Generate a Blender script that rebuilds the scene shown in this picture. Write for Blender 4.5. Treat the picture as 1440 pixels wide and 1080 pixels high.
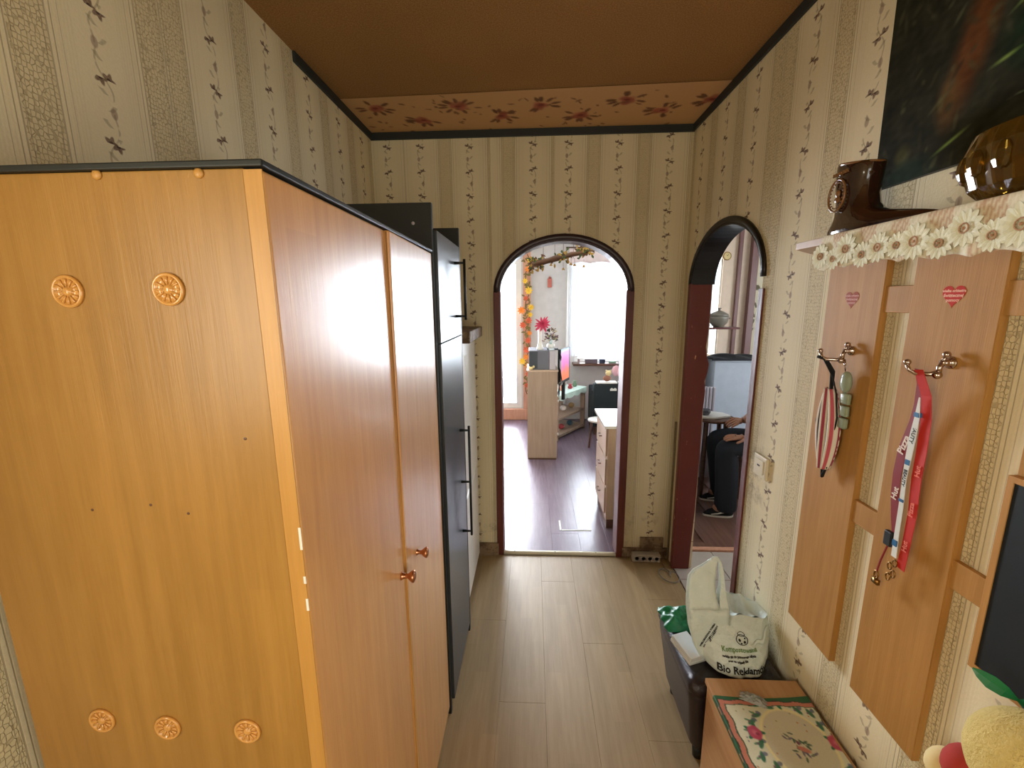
import bpy, bmesh, math, random
import numpy as np
from mathutils import Vector, Matrix
random.seed(7); RNG = np.random.RandomState(7)
SC = bpy.context.scene
COL = SC.collection
for o in list(bpy.data.objects): bpy.data.objects.remove(o)

# ---------------------------------------------------------------- camera
FPX = 602.7332
CA = Vector((0.9988256, 0.04774203, -0.00825324))      # right
CB = Vector((-0.00069526, 0.18445108, 0.98284145))      # up
CF = Vector((-0.04844516, 0.98168146, -0.18426766))     # forward
CB = CA.cross(CF).normalized(); CF = CB.cross(CA).normalized()
CO = Vector((0, 0, 1.65))
cam_d = bpy.data.cameras.new('camera'); cam = bpy.data.objects.new('camera', cam_d); COL.objects.link(cam)
cam.matrix_world = Matrix(((CA.x, CB.x, -CF.x, CO.x), (CA.y, CB.y, -CF.y, CO.y), (CA.z, CB.z, -CF.z, CO.z), (0, 0, 0, 1)))
cam_d.sensor_width = 36; cam_d.lens = FPX / 1440 * 36; cam_d.clip_start = .02; cam_d.clip_end = 100
SC.camera = cam

def at(u, v, ax, val):
    """photo pixel -> point on the plane ax = val"""
    d = CF + CA * ((u - 720) / FPX) - CB * ((v - 540) / FPX)
    k = 'XYZ'.index(ax); t = (val - CO[k]) / d[k]
    return CO + d * t

# ---------------------------------------------------------------- world, lights, exposure
SC.view_settings.view_transform = 'Standard'; SC.view_settings.look = 'None'
SC.view_settings.gamma = 1; SC.view_settings.use_curve_mapping = False
SC.view_settings.exposure = EXPOSURE = 0.0
W = bpy.data.worlds.new('sky'); SC.world = W; W.use_nodes = True
bg = W.node_tree.nodes['Background']; bg.inputs[0].default_value = (.80, .90, 1, 1); bg.inputs[1].default_value = 2.0

def area(name, loc, direction, sx, sy, energy, color, spread=math.pi):
    l = bpy.data.lights.new(name, 'AREA'); l.shape = 'RECTANGLE'; l.size = sx; l.size_y = sy
    l.energy = energy; l.color = color; l.spread = spread
    o = bpy.data.objects.new(name, l); COL.objects.link(o); o.location = loc
    o.rotation_euler = Vector(direction).to_track_quat('-Z', 'Y').to_euler()
    return o
area('sky_or_added_light', (.1, 7.3, 1.5), (0, -1, -.05), 6.4, 2.9, 1900, (.84, .91, 1))             # sky outside the living room
area('sky_or_added_light', (2.35, 5.55, 1.65), (0, -1, -.05), .7, 1.3, 90, (.90, .95, 1))            # sky outside the side room window
area("sky_or_added_light", (.35, -1.90, 1.50), (-.02, 1, 0), .95, 1.2, 10, (1, .92, .76))  # unseen window light added behind the camera to brighten the hall
area("sky_or_added_light", (.878, -.55, 1.25), (-1, 0, 0), .6, .9, 15, (1, .90, .72))    # unseen fill light added to brighten the doors and back wall
area("sky_or_added_light", (-.73, 6.75, 1.35), (.12, -1, -.05), 1.0, 1.9, 330, (.86, .92, 1))          # brighter sky beyond the glazed door
area("sky_or_added_light", (-.914, -.36, 1.60), (1, 0, 0), .54, .54, 14, (1, .92, .72))    # unseen light added in the left wall for the wardrobe side's gradient           
area("sky_or_added_light", (3.65, 3.1, 1.6), (-1, 0, 0), 1.8, 1.4, 48, (.86, .93, 1))           # unseen fill light added at the side room's right opening

# ---------------------------------------------------------------- mesh helpers
class MB:
    def __init__(s): s.v = []; s.f = []; s.m = []
    def add(s, vs, fs, m=0):
        b = len(s.v); s.v += [tuple(v) for v in vs]; s.f += [tuple(b + i for i in f) for f in fs]; s.m += [m] * len(fs)
        return s
    def box(s, x0, x1, y0, y1, z0, z1, m=0):
        return s.add([(x0, y0, z0), (x1, y0, z0), (x1, y1, z0), (x0, y1, z0), (x0, y0, z1), (x1, y0, z1), (x1, y1, z1), (x0, y1, z1)],
                     [(0, 3, 2, 1), (4, 5, 6, 7), (0, 1, 5, 4), (1, 2, 6, 5), (2, 3, 7, 6), (3, 0, 4, 7)], m)
    def prism(s, poly, ax, a0, a1, m=0):
        """poly: 2-D outline in the two other axes (in x,y,z order), extruded along ax from a0 to a1"""
        n = len(poly)
        def mk(p, a):
            return {'X': (a, p[0], p[1]), 'Y': (p[0], a, p[1]), 'Z': (p[0], p[1], a)}[ax]
        vs = [mk(p, a0) for p in poly] + [mk(p, a1) for p in poly]
        fs = [tuple(range(n)), tuple(range(2 * n - 1, n - 1, -1))] + [(i, i + n, (i + 1) % n + n, (i + 1) % n) for i in range(n)]
        return s.add(vs, fs, m)
    def tube(s, pts, r, n=8, m=0, closed=False, flat=None):
        pts = [Vector(p) for p in pts]; N = len(pts)
        rs = r if isinstance(r, (list, tuple)) else [r] * N
        vs = []; prev = None
        for i, p in enumerate(pts):
            if closed: t = pts[(i + 1) % N] - pts[i - 1]
            else: t = pts[min(i + 1, N - 1)] - pts[max(i - 1, 0)]
            t.normalize()
            if prev is None:
                up = Vector((0, 0, 1)) if abs(t.z) < .9 else Vector((1, 0, 0))
                a = t.cross(up).normalized()
            else: a = (prev - t * prev.dot(t)).normalized()
            prev = a; b = t.cross(a)
            for k in range(n):
                w = 2 * math.pi * k / n
                vs.append(p + a * math.cos(w) * rs[i] + b * math.sin(w) * rs[i])
        fs = []
        for i in range(N if closed else N - 1):
            j = (i + 1) % N
            for k in range(n):
                l = (k + 1) % n
                fs.append((i * n + k, i * n + l, j * n + l, j * n + k))
        if not closed: fs += [tuple(range(n - 1, -1, -1)), tuple((N - 1) * n + k for k in range(n))]
        return s.add(vs, fs, m)
    def lathe(s, prof, c, n=24, m=0, axis='Z', sx=1, sy=1):
        """prof: (r, h) pairs from bottom to top about point c"""
        vs = []; c = Vector(c)
        for r, h in prof:
            for k in range(n):
                w = 2 * math.pi * k / n; a, b = r * math.cos(w) * sx, r * math.sin(w) * sy
                p = {'Z': (a, b, h), 'X': (h, a, b), 'Y': (a, h, b)}[axis]
                vs.append(c + Vector(p))
        fs = [(i * n + k, i * n + (k + 1) % n, (i + 1) * n + (k + 1) % n, (i + 1) * n + k) for i in range(len(prof) - 1) for k in range(n)]
        fs += [tuple(range(n - 1, -1, -1)), tuple((len(prof) - 1) * n + k for k in range(n))]
        return s.add(vs, fs, m)
    def ball(s, c, rx, ry=None, rz=None, n=14, k=9, m=0):
        ry = ry or rx; rz = rz or rx
        prof = [(max(math.sin(math.pi * i / k), .001), -math.cos(math.pi * i / k) * rz) for i in range(k + 1)]
        return s.lathe([(p[0], p[1]) for p in prof], c, n, m, sx=rx, sy=ry)
    def leaf(s, c, d, nrm, L, w, m=0, cup=.15, th=0):
        """pointed leaf/petal from c along d"""
        c = Vector(c); d = Vector(d).normalized(); nrm = Vector(nrm); nrm = (nrm - d * nrm.dot(d)).normalized(); a = d.cross(nrm)
        st = [(0, .15), (.3, .8), (.6, 1), (.85, .6), (1, .08)]
        vs = []
        for t, q in st:
            p = c + d * L * t + nrm * (cup * L * t * (1 - t) * 2)
            vs += [p - a * w * q / 2 + nrm * cup * w * q * .5, p, p + a * w * q / 2 + nrm * cup * w * q * .5]
        fs = []
        for i in range(4):
            for k in range(2): fs.append((i * 3 + k, i * 3 + k + 1, i * 3 + k + 4, i * 3 + k + 3))
        return s.add(vs, fs, m)
    def grid(s, fn, nu, nv, m=0):
        """fn(u,v) with u,v in 0..1"""
        vs = [fn(i / nu, j / nv) for j in range(nv + 1) for i in range(nu + 1)]
        fs = [(j * (nu + 1) + i, j * (nu + 1) + i + 1, (j + 1) * (nu + 1) + i + 1, (j + 1) * (nu + 1) + i) for j in range(nv) for i in range(nu)]
        return s.add(vs, fs, m)
    def xf(s, M, i0=0):
        s.v[i0:] = [tuple(M @ Vector(v)) for v in s.v[i0:]]; return s
    def build(s, name, mat, parent=None, smooth=False, bevel=0, seg=2, solid=0, sub=0, loc=None, fix=True):
        me = bpy.data.meshes.new(name)
        rl = Vector((0, 0, 0))
        q = parent
        while q is not None: rl += q.location; q = q.parent
        if loc is None:
            if parent is None and s.v:
                a = np.array(s.v); loc = Vector(((a[:, 0].min() + a[:, 0].max()) / 2, (a[:, 1].min() + a[:, 1].max()) / 2, a[:, 2].min()))
            else: loc = rl
        loc = Vector(loc)
        me.from_pydata([tuple(Vector(v) - loc) for v in s.v], [], s.f)
        mats = mat if isinstance(mat, (list, tuple)) else [mat]
        for mm in mats: me.materials.append(mm)
        if len(mats) > 1:
            for p, k in zip(me.polygons, s.m): p.material_index = k
        if fix:
            bm = bmesh.new(); bm.from_mesh(me); bmesh.ops.recalc_face_normals(bm, faces=bm.faces); bm.to_mesh(me); bm.free()
        if smooth:
            for p in me.polygons: p.use_smooth = True
        o = bpy.data.objects.new(name, me); COL.objects.link(o)
        o.location = loc - rl
        if parent is not None: o.parent = parent
        if solid:
            q = o.modifiers.new('solid', 'SOLIDIFY'); q.thickness = solid; q.offset = 0
        if bevel:
            q = o.modifiers.new('bevel', 'BEVEL'); q.width = bevel; q.segments = seg; q.limit_method = 'ANGLE'
        if sub:
            q = o.modifiers.new('sub', 'SUBSURF'); q.levels = sub; q.render_levels = sub
        return o

def empty(name, loc):
    o = bpy.data.objects.new(name, None); COL.objects.link(o); o.location = loc; o.empty_display_size = .05; return o
def tag(o, label=None, cat=None, group=None, kind=None):
    if label: o['label'] = label
    if cat: o['category'] = cat
    if group: o['group'] = group
    if kind: o['kind'] = kind
    return o
def struct(o, label=None):
    o['kind'] = 'structure'
    if label: o['label'] = label
    return o
def text(body, size, M, mat, name, parent, ext=.0004, bold=0, align='CENTER'):
    cu = bpy.data.curves.new(name, 'FONT'); cu.body = body; cu.size = size; cu.extrude = ext; cu.offset = bold
    cu.align_x = align; cu.align_y = 'CENTER'; cu.resolution_u = 2
    t = bpy.data.objects.new('tmp', cu); COL.objects.link(t)
    dg = bpy.context.evaluated_depsgraph_get(); dg.update()
    me = bpy.data.meshes.new_from_object(t.evaluated_get(dg)); bpy.data.objects.remove(t); bpy.data.curves.remove(cu)
    me.transform(M); rl = Vector((0, 0, 0)); q = parent
    while q is not None: rl += q.location; q = q.parent
    me.transform(Matrix.Translation(-rl)); me.materials.clear(); me.materials.append(mat)
    o = bpy.data.objects.new(name, me); COL.objects.link(o); o.parent = parent
    return o
def basis(o, x, y):
    x = Vector(x).normalized(); z = x.cross(Vector(y)).normalized(); y = z.cross(x); o = Vector(o)
    return Matrix(((x.x, y.x, z.x, o.x), (x.y, y.y, z.y, o.y), (x.z, y.z, z.z, o.z), (0, 0, 0, 1)))

# ---------------------------------------------------------------- node helpers
class S:
    nt = None
    def __init__(s, k): s.k = k
    def _m(s, op, *a): return mth(op, s, *a)
    def __add__(s, o): return s._m('ADD', o)
    def __radd__(s, o): return s._m('ADD', o)
    def __sub__(s, o): return s._m('SUBTRACT', o)
    def __rsub__(s, o): return mth('SUBTRACT', o, s)
    def __mul__(s, o): return s._m('MULTIPLY', o)
    def __rmul__(s, o): return s._m('MULTIPLY', o)
    def __truediv__(s, o): return s._m('DIVIDE', o)
    def __neg__(s): return s._m('MULTIPLY', -1)
def mth(op, *a):
    n = S.nt.nodes.new('ShaderNodeMath'); n.operation = op
    for i, x in enumerate(a):
        if isinstance(x, S): S.nt.links.new(x.k, n.inputs[i])
        else: n.inputs[i].default_value = x
    return S(n.outputs[0])
def gt(a, b): return mth('GREATER_THAN', a, b)
def lt(a, b): return mth('LESS_THAN', a, b)
def mx(a, b): return mth('MAXIMUM', a, b)
def ab(a): return mth('ABSOLUTE', a)
def wrap(a, p): return mth('WRAP', a, p / 2, -p / 2)
def flr(a): return mth('FLOOR', a)
def sst(x, a, b):
    """smooth 0..1 between a and b"""
    n = S.nt.nodes.new('ShaderNodeMapRange'); n.interpolation_type = 'SMOOTHSTEP'
    S.nt.links.new(x.k, n.inputs[0]); n.inputs[1].default_value = a; n.inputs[2].default_value = b
    if a > b:
        n.inputs[1].default_value = b; n.inputs[2].default_value = a; n.inputs[3].default_value = 1; n.inputs[4].default_value = 0
    return S(n.outputs[0])
def geo():
    n = S.nt.nodes.new('ShaderNodeNewGeometry'); x = S.nt.nodes.new('ShaderNodeSeparateXYZ')
    S.nt.links.new(n.outputs['Position'], x.inputs[0]); return [S(x.outputs[i]) for i in range(3)]
def objco():
    n = S.nt.nodes.new('ShaderNodeTexCoord'); x = S.nt.nodes.new('ShaderNodeSeparateXYZ')
    S.nt.links.new(n.outputs['Object'], x.inputs[0]); return [S(x.outputs[i]) for i in range(3)]
def vec(x, y, z=0.):
    n = S.nt.nodes.new('ShaderNodeCombineXYZ')
    for i, q in enumerate((x, y, z)):
        if isinstance(q, S): S.nt.links.new(q.k, n.inputs[i])
        else: n.inputs[i].default_value = q
    return n.outputs[0]
def noise(v, scale, detail=3, rough=.5):
    n = S.nt.nodes.new('ShaderNodeTexNoise'); S.nt.links.new(v, n.inputs['Vector']); n.inputs['Scale'].default_value = scale
    n.inputs['Detail'].default_value = detail; n.inputs['Roughness'].default_value = rough; return S(n.outputs[0])
def white(v):
    n = S.nt.nodes.new('ShaderNodeTexWhiteNoise'); n.noise_dimensions = '3D'; S.nt.links.new(v, n.inputs['Vector']); return S(n.outputs[0])
def voro(v, scale, feat='F1', rnd=1):
    n = S.nt.nodes.new('ShaderNodeTexVoronoi'); n.feature = feat; S.nt.links.new(v, n.inputs['Vector']); n.inputs['Scale'].default_value = scale
    n.inputs['Randomness'].default_value = rnd; return S(n.outputs['Distance'])
def mixc(f, a, b):
    n = S.nt.nodes.new('ShaderNodeMix'); n.data_type = 'RGBA'
    for i, q in ((0, f), (6, a), (7, b)):
        if isinstance(q, S): S.nt.links.new(q.k, n.inputs[i])
        elif i == 0: n.inputs[0].default_value = q
        else: n.inputs[i].default_value = (*q[:3], 1)
    return S(n.outputs[2])
def scl(c, f):
    n = S.nt.nodes.new('ShaderNodeVectorMath'); n.operation = 'SCALE'; S.nt.links.new(c.k, n.inputs[0]); S.nt.links.new(f.k, n.inputs['Scale']); return S(n.outputs[0])
def lin(c): return tuple((x / 255 / 12.92) if x / 255 <= .04045 else ((x / 255 + .055) / 1.055) ** 2.4 for x in c)
def mat(name, color=None, rough=.6, fn=None, metal=0, bump=None, spec=.5, coat=0, **kw):
    m = bpy.data.materials.new(name); m.use_nodes = True; nt = m.node_tree; S.nt = nt
    b = nt.nodes['Principled BSDF']; b.inputs['Roughness'].default_value = rough; b.inputs['Metallic'].default_value = metal
    b.inputs['Specular IOR Level'].default_value = spec; b.inputs['Coat Weight'].default_value = coat
    for k, v in kw.items(): b.inputs[k].default_value = v
    if color is not None: b.inputs['Base Color'].default_value = (*lin(color), 1)
    h = None
    if fn:
        r = fn(); c = r[0] if isinstance(r, tuple) else r
        h = r[1] if isinstance(r, tuple) and len(r) > 1 else None
        if c is not None: nt.links.new(c.k, b.inputs['Base Color'])
        if isinstance(r, tuple) and len(r) > 2: nt.links.new(r[2].k, b.inputs['Roughness'])
    elif color is not None:      # every plain material still gets a little procedural mottling
        g = objco(); nz = noise(vec(*g), 14, 4)
        c = scl(mixc(0., lin(color), lin(color)), nz * .22 + .89); nt.links.new(c.k, b.inputs['Base Color'])
    if h is not None:
        bp = nt.nodes.new('ShaderNodeBump'); bp.inputs['Strength'].default_value = 1; bp.inputs['Distance'].default_value = bump or .001
        nt.links.new(h.k, bp.inputs['Height']); nt.links.new(bp.outputs[0], b.inputs['Normal'])
    return m

# ---------------------------------------------------------------- materials
def paper(axis):
    """striped wallpaper with columns of small flowers; axis: coordinate that runs along the wall"""
    def f():
        X, Y, Z = geo(); P = .28
        if axis == 'back':
            U = X
            off = -.83 + gt(X, -.735) * .19 + gt(X, -.24) * .64 + gt(X, .12) * .20
            sup = lt(ab(X + .25), .07)
        elif axis == 'right':
            U = Y; off = 1.56 + gt(Y, 1.74) * .355; sup = lt(ab(Y - 20), .1)
        else:
            U = Y; off = .985 + gt(Y, 1.16) * .355; sup = lt(ab(Y - 20), .1)
        u = wrap(U - off, P); kcol = flr((U - off) / P + .5)
        au = ab(u)
        band = gt(au, .105)
        # crackle / net texture in the band
        net = voro(vec(U * 1.0, Z * .8), 120, 'DISTANCE_TO_EDGE', .55)
        netm = sst(net, .10, .02) * band
        def line(a, w): return sst(ab(au - a), w, w * .3)
        lines = mx(mx(line(.103, .0022), line(.093, .0016)), mx(line(.078, .0011) * .6, line(.112, .0014) * .7))
        fine = mth('SINE', U * 900) * .5 + .5
        grain = noise(vec(U, Z * .9), 160, 3, .7)
        base = mixc(band, lin((232, 221, 188)), lin((224, 211, 174)))
        base = mixc(netm * (.16 if axis == 'back' else .42), base, lin((140, 118, 78)))
        base = mixc(lines * .5, base, lin((128, 108, 76)))
        base = mixc(band * 0 + lt(au, .09) * gt(au, .05) * fine * .08, base, lin((150, 130, 90)))
        # vine + flowers
        V = Z + white(vec(kcol, 3.)) * .5
        H = .132
        vi = flr(V / H); v = wrap(V, H); par = mth('MODULO', ab(vi), 2.) * 2 - 1
        jx = (white(vec(kcol, vi, 5.)) - .5) * .006
        # flower
        du = u - par * .009 - jx; dv = v
        r = mth('SQRT', du * du + dv * dv); th = mth('ARCTAN2', dv, du)
        fl = sst(r / (mth('COSINE', th * 5) * .2 + .8), .0185, .0135)
        ctr = sst(r, .006, .004)
        # bud half way
        u2 = u + par * .010; v2 = wrap(V + H * .5, H)
        r2 = mth('SQRT', u2 * u2 + v2 * v2 * .45); bud = sst(r2, .0095, .006)
        # curling stem
        st = ab(u - mth('SINE', V * (2 * math.pi / H) * .5) * .016 - mth('SINE', V * (2 * math.pi / H) * 1.5) * .006)
        stem = sst(st, .0032, .0015) * sst(noise(vec(U, Z), 30, 1), .42, .5)
        lf = mth('SINE', V * (2 * math.pi / .033)) * .5 + .5
        lfu = ab(u - mth('SINE', V * (2 * math.pi / .066)) * .014)
        leaf = sst(lfu, .0075, .003) * gt(lf, .6) * gt(r, .022)
        vis = (1 - sup)
        spk = .55 + noise(vec(U, Z), 220, 2) * .6
        base = mixc(stem * vis * .4, base, lin((120, 105, 72)))
        base = mixc(leaf * vis * .45 * spk, base, lin((108, 100, 60)))
        base = mixc(bud * vis * .55, base, lin((128, 92, 84)))
        base = mixc(fl * vis * spk, base, lin((112, 84, 72)))
        base = mixc(ctr * vis * .8, base, lin((58, 44, 40)))
        wear = noise(vec(U, Z, 0.), 2.2, 4)
        base = scl(base, wear * .26 + grain * .12 + .81)
        if axis == 'right':     # grime round the light switch
            dy = (Y - 1.66) / .13; dz = (Z - .97) / .22
            d = mth('SQRT', dy * dy + dz * dz); g = noise(vec(Y, Z), 11, 4, .7)
            base = mixc(sst(d, 1.05, .1) * sst(g, .42, .66) * .62, base, lin((84, 72, 62)))
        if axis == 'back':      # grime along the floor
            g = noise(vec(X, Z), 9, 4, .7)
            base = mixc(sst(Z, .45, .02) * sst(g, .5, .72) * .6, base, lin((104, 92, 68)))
        h = netm * -.8 + band * .25 + grain * .6 + fl * .2 + lines * -.4
        return base, h
    return mat('wallpaper_' + axis, fn=f, rough=.72, bump=.0012, spec=.25)
M = {}
for a in ('back', 'right', 'left'): M['paper_' + a] = paper(a)

def wood(c1, c2, axis='Z', scale=1., strip=None, rough=.35, name='wood', coat=0, spec=.5, bump=.0003, blot=.10, var=.07):
    def f():
        g = geo(); k = 'XYZ'.index(axis)
        q = [x * (1. if i == k else 14.) for i, x in enumerate(g)]
        n1 = noise(vec(*q), 3.2 * scale, 4, .6)
        q2 = [x * (4. if i == k else 120.) for i, x in enumerate(g)]
        n2 = noise(vec(*q2), 2.2 * scale, 2, .6)
        t = sst(n1, .3, .72)
        c = mixc(t, lin(c1), lin(c2))
        if strip:
            w, L, ax2 = strip; U = g['XYZ'.index(ax2)]
            row = flr(U / w); seg = flr(g[k] / L + white(vec(row, 7.)) * 5)
            tone = white(vec(row, seg, 2.))
            jl = sst(ab(wrap(U, w)), .5 * w - .0012, .5 * w)
            c = scl(c, tone * var + (1 - var / 2) - jl * var * .5)
        c = scl(c, n2 * .16 + .92 + (noise(vec(*g), 5, 3) - .5) * blot * 2)
        return c, n2
    return mat(name, fn=f, rough=rough, coat=coat, spec=spec, bump=bump)
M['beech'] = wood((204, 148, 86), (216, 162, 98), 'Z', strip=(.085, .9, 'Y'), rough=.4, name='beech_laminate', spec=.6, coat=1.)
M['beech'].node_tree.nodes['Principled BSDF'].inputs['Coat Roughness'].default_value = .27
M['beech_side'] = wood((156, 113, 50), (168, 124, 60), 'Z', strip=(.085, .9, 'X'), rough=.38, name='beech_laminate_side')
M['beech_edge'] = wood((186, 136, 66), (196, 146, 76), 'Z', rough=.4, name='beech_edge')
M['rack'] = wood((172, 124, 62), (184, 136, 72), 'Z', strip=(.1, 1.5, 'Y'), rough=.62, spec=.3, name='rack_laminate')
M['rack_edge'] = wood((176, 128, 64), (188, 138, 74), 'Z', rough=.5, name='rack_edge')
M['bench'] = wood((176, 130, 84), (190, 146, 98), 'Y', rough=.45, name='bench_laminate')
M['floor_hall'] = wood((150, 126, 88), (162, 138, 100), 'Y', strip=(.065, .42, 'X'), rough=.5, name='hall_laminate', blot=.05, var=.14)
M['floor_living'] = wood((112, 96, 108), (124, 108, 120), 'Y', strip=(.065, .5, 'X'), rough=.27, name='living_laminate', blot=.05, var=.10)
M['floor_side'] = wood((104, 74, 62), (124, 92, 78), 'Y', strip=(.065, .5, 'X'), rough=.3, name='side_room_laminate', blot=.05)
M['tan_board'] = wood((150, 128, 108), (162, 140, 120), 'Z', rough=.5, name='tan_laminate')
M['pale_board'] = wood((184, 158, 136), (194, 168, 148), 'Z', rough=.4, name='pale_laminate')
M['redbrown'] = wood((92, 40, 32), (110, 50, 38), 'Z', rough=.42, name='redbrown_paint')
def chipped():
    g = geo(); n = noise(vec(g[0] * 1.6, g[1] * 1.6, g[2] * .35), 38, 3, .6); c = mixc(sst(n, .69, .73), lin((106, 40, 30)), lin((196, 140, 92)))
    return scl(c, noise(vec(*g), 6, 3) * .35 + .82), n
M['jamb'] = mat('chipped_redbrown_paint', fn=chipped, rough=.42, bump=.0006)
M['archblack'] = mat('dark_arch_trim', (13, 11, 11), .4)
M['archmaroon'] = mat('maroon_arch_trim', (52, 34, 38), .35)
M['black'] = mat('black_panel', (20, 26, 26), .5)
M['blackdoor'] = mat('black_gloss_door', (46, 54, 60), .3, spec=.6)
M['trimdark'] = mat('dark_trim', (40, 46, 46), .6)
M['white'] = mat('white_enamel', (225, 222, 214), .3)
M['whitematte'] = mat('white_matte', (228, 226, 218), .6)
M['bluewhite'] = mat('bluish_white_enamel', (186, 196, 208), .35)
M['switch'] = mat('cream_plastic', (226, 218, 190), .4)
M['chrome'] = mat('chrome', (190, 176, 170), .14, metal=1)
M['copper'] = mat('copper_knob', (196, 138, 104), .22, metal=1)
M['amber'] = mat('amber_plastic', (206, 150, 78), .18, coat=.5)
M['leather'] = mat('black_leather', fn=lambda: (mixc(noise(vec(*geo()), 9), lin((26, 20, 24)), lin((44, 34, 40))), voro(vec(*geo()), 260, 'DISTANCE_TO_EDGE')), rough=.27, bump=.0012)
M['ceramic'] = mat('brown_glazed_ceramic', (48, 26, 18), .1, coat=.8)
M['ceramic_light'] = mat('worn_brown_glaze', (128, 88, 48), .2, coat=.5)
M['brownmarble'] = mat('brown_marble_board', fn=lambda: mixc(sst(noise(vec(*geo()), 18, 5, .7), .4, .6), lin((96, 76, 56)), lin((150, 128, 100))), rough=.75)
M['living_wall'] = mat('pale_wall', (196, 192, 187), .85)
M['side_wall'] = mat('peach_wall', (226, 206, 184), .85)
M['ceil_white'] = mat('white_ceiling', (222, 218, 212), .9)
M['red'] = mat('red_ribbon', (196, 40, 26), .5)
M['darkred'] = mat('dark_red_ribbon', (136, 34, 40), .5)
M['whiteribbon'] = mat('white_ribbon', (222, 228, 226), .5)
M['blue'] = mat('blue_print', (36, 104, 156), .5)
M['ink'] = mat('black_ink', (22, 22, 22), .6)
M['white_ink'] = mat('white_ink', (240, 226, 216), .6)
M['greenink'] = mat('green_ink', (112, 146, 84), .6)
M['blackfabric'] = mat('black_fabric', (22, 24, 28), .9)
M['green'] = mat('green_plastic', (14, 112, 66), .4)
M['skin'] = mat('skin', (170, 122, 98), .5, **{'Subsurface Weight': .05})
M['jeans'] = mat('dark_trousers', (28, 34, 44), .85)
M['shirt'] = mat('dark_shirt', (40, 44, 60), .85)
M['hair'] = mat('grey_hair', (90, 84, 78), .8)
M['grey'] = mat('grey_plastic', (96, 98, 108), .45)
M['lightgrey'] = mat('light_grey_plastic', (178, 172, 178), .5)
M['darkgreen'] = mat('dark_green_upholstery', (20, 34, 38), .7)
M['wood_dark'] = wood((82, 52, 38), (104, 70, 52), 'X', rough=.4, name='dark_wood')
M['peachframe'] = wood((196, 140, 112), (210, 158, 130), 'Z', rough=.5, name='peach_frame')
M['brass'] = mat('brass', (150, 116, 66), .3, metal=1)
def ceilf():
    X, Y, Z = geo(); n = noise(vec(X, Y), 190, 3, .7); b = noise(vec(X, Y), 2.2, 3)
    c = mixc(sst(n, .35, .7), lin((142, 102, 54)), lin((174, 130, 76)))
    return scl(c, b * .3 + .85), n
M['ceiling'] = mat('woodchip_ceiling_paper', fn=ceilf, rough=.9, bump=.002)
def vcol(name, rough=.6, bump=0, **kw):
    m = bpy.data.materials.new(name); m.use_nodes = True; S.nt = m.node_tree; b = m.node_tree.nodes['Principled BSDF']
    a = m.node_tree.nodes.new('ShaderNodeVertexColor'); a.layer_name = 'print'; b.inputs['Roughness'].default_value = rough
    g = geo(); nz = noise(vec(*g), 400, 2, .6)
    c = scl(S(a.outputs[0]), nz * .3 + .85); m.node_tree.links.new(c.k, b.inputs['Base Color'])
    for k, v in kw.items(): b.inputs[k].default_value = v
    return m
def paint(o, fn):
    """fn(world xyz array) -> sRGB 0..255 array, stored as the cloth's / paper's printed colours"""
    me = o.data; n = len(me.vertices); co = np.empty(n * 3); me.vertices.foreach_get('co', co); co = co.reshape(-1, 3)
    rl = Vector(o.location); q = o.parent
    while q is not None: rl += q.location; q = q.parent
    c = np.clip(fn(co + np.array(rl)), 0, 255) / 255.; c = np.where(c <= .04045, c / 12.92, ((c + .055) / 1.055) ** 2.4)
    at_ = me.color_attributes.new('print', 'FLOAT_COLOR', 'POINT')
    at_.data.foreach_set('color', np.c_[c, np.ones(n)].astype(np.float32).ravel())
def thin(name, color, tr, rough=.6, glossy=0):
    """see-through cloth, film or glass"""
    m = bpy.data.materials.new(name); m.use_nodes = True; nt = m.node_tree; nt.nodes.remove(nt.nodes['Principled BSDF'])
    out = nt.nodes['Material Output']; t = nt.nodes.new('ShaderNodeBsdfTransparent')
    if glossy: d = nt.nodes.new('ShaderNodeBsdfGlossy'); d.inputs['Roughness'].default_value = rough
    else: d = nt.nodes.new('ShaderNodeBsdfTranslucent')
    d.inputs[0].default_value = (*lin(color), 1)
    e = nt.nodes.new('ShaderNodeBsdfDiffuse'); e.inputs[0].default_value = (*lin(color), 1)
    x = nt.nodes.new('ShaderNodeMixShader'); x.inputs[0].default_value = .5 if not glossy else 0.
    nt.links.new(d.outputs[0], x.inputs[1]); nt.links.new(e.outputs[0], x.inputs[2])
    S.nt = nt
    f = nt.nodes.new('ShaderNodeMixShader')
    if glossy:
        fr = nt.nodes.new('ShaderNodeFresnel'); fr.inputs[0].default_value = 1.45
        r = S(fr.outputs[0]) * .9 + (1 - tr); nt.links.new(r.k, f.inputs[0])
    else: 
        g = geo(); r = noise(vec(g[0], 0., g[2] * .2), 30, 2) * .2 + (1 - tr) - .1; nt.links.new(r.k, f.inputs[0])
    nt.links.new(t.outputs[0], f.inputs[1]); nt.links.new(x.outputs[0], f.inputs[2]); nt.links.new(f.outputs[0], out.inputs[0])
    return m
M['glass'] = thin('window_glass', (235, 240, 245), .97, .05, 1)
M['net'] = thin('net_curtain', (240, 246, 252), .55)
M['film'] = thin('clear_film', (225, 232, 235), .72, .15, 1)
M['bag'] = mat('milky_carrier_bag', fn=lambda: (mixc(noise(vec(*geo()), 30, 3), lin((206, 224, 222)), lin((224, 236, 232))), noise(vec(*geo()), 42, 4, .65)), rough=.3, bump=.006)
M['palegreen'] = mat('pale_green_plastic', (172, 186, 160), .25, **{'Transmission Weight': .35, 'IOR': 1.3})
M['amberglass'] = mat('olive_amber_glass', (150, 112, 40), .06, **{'Transmission Weight': .85, 'IOR': 1.45})
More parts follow.
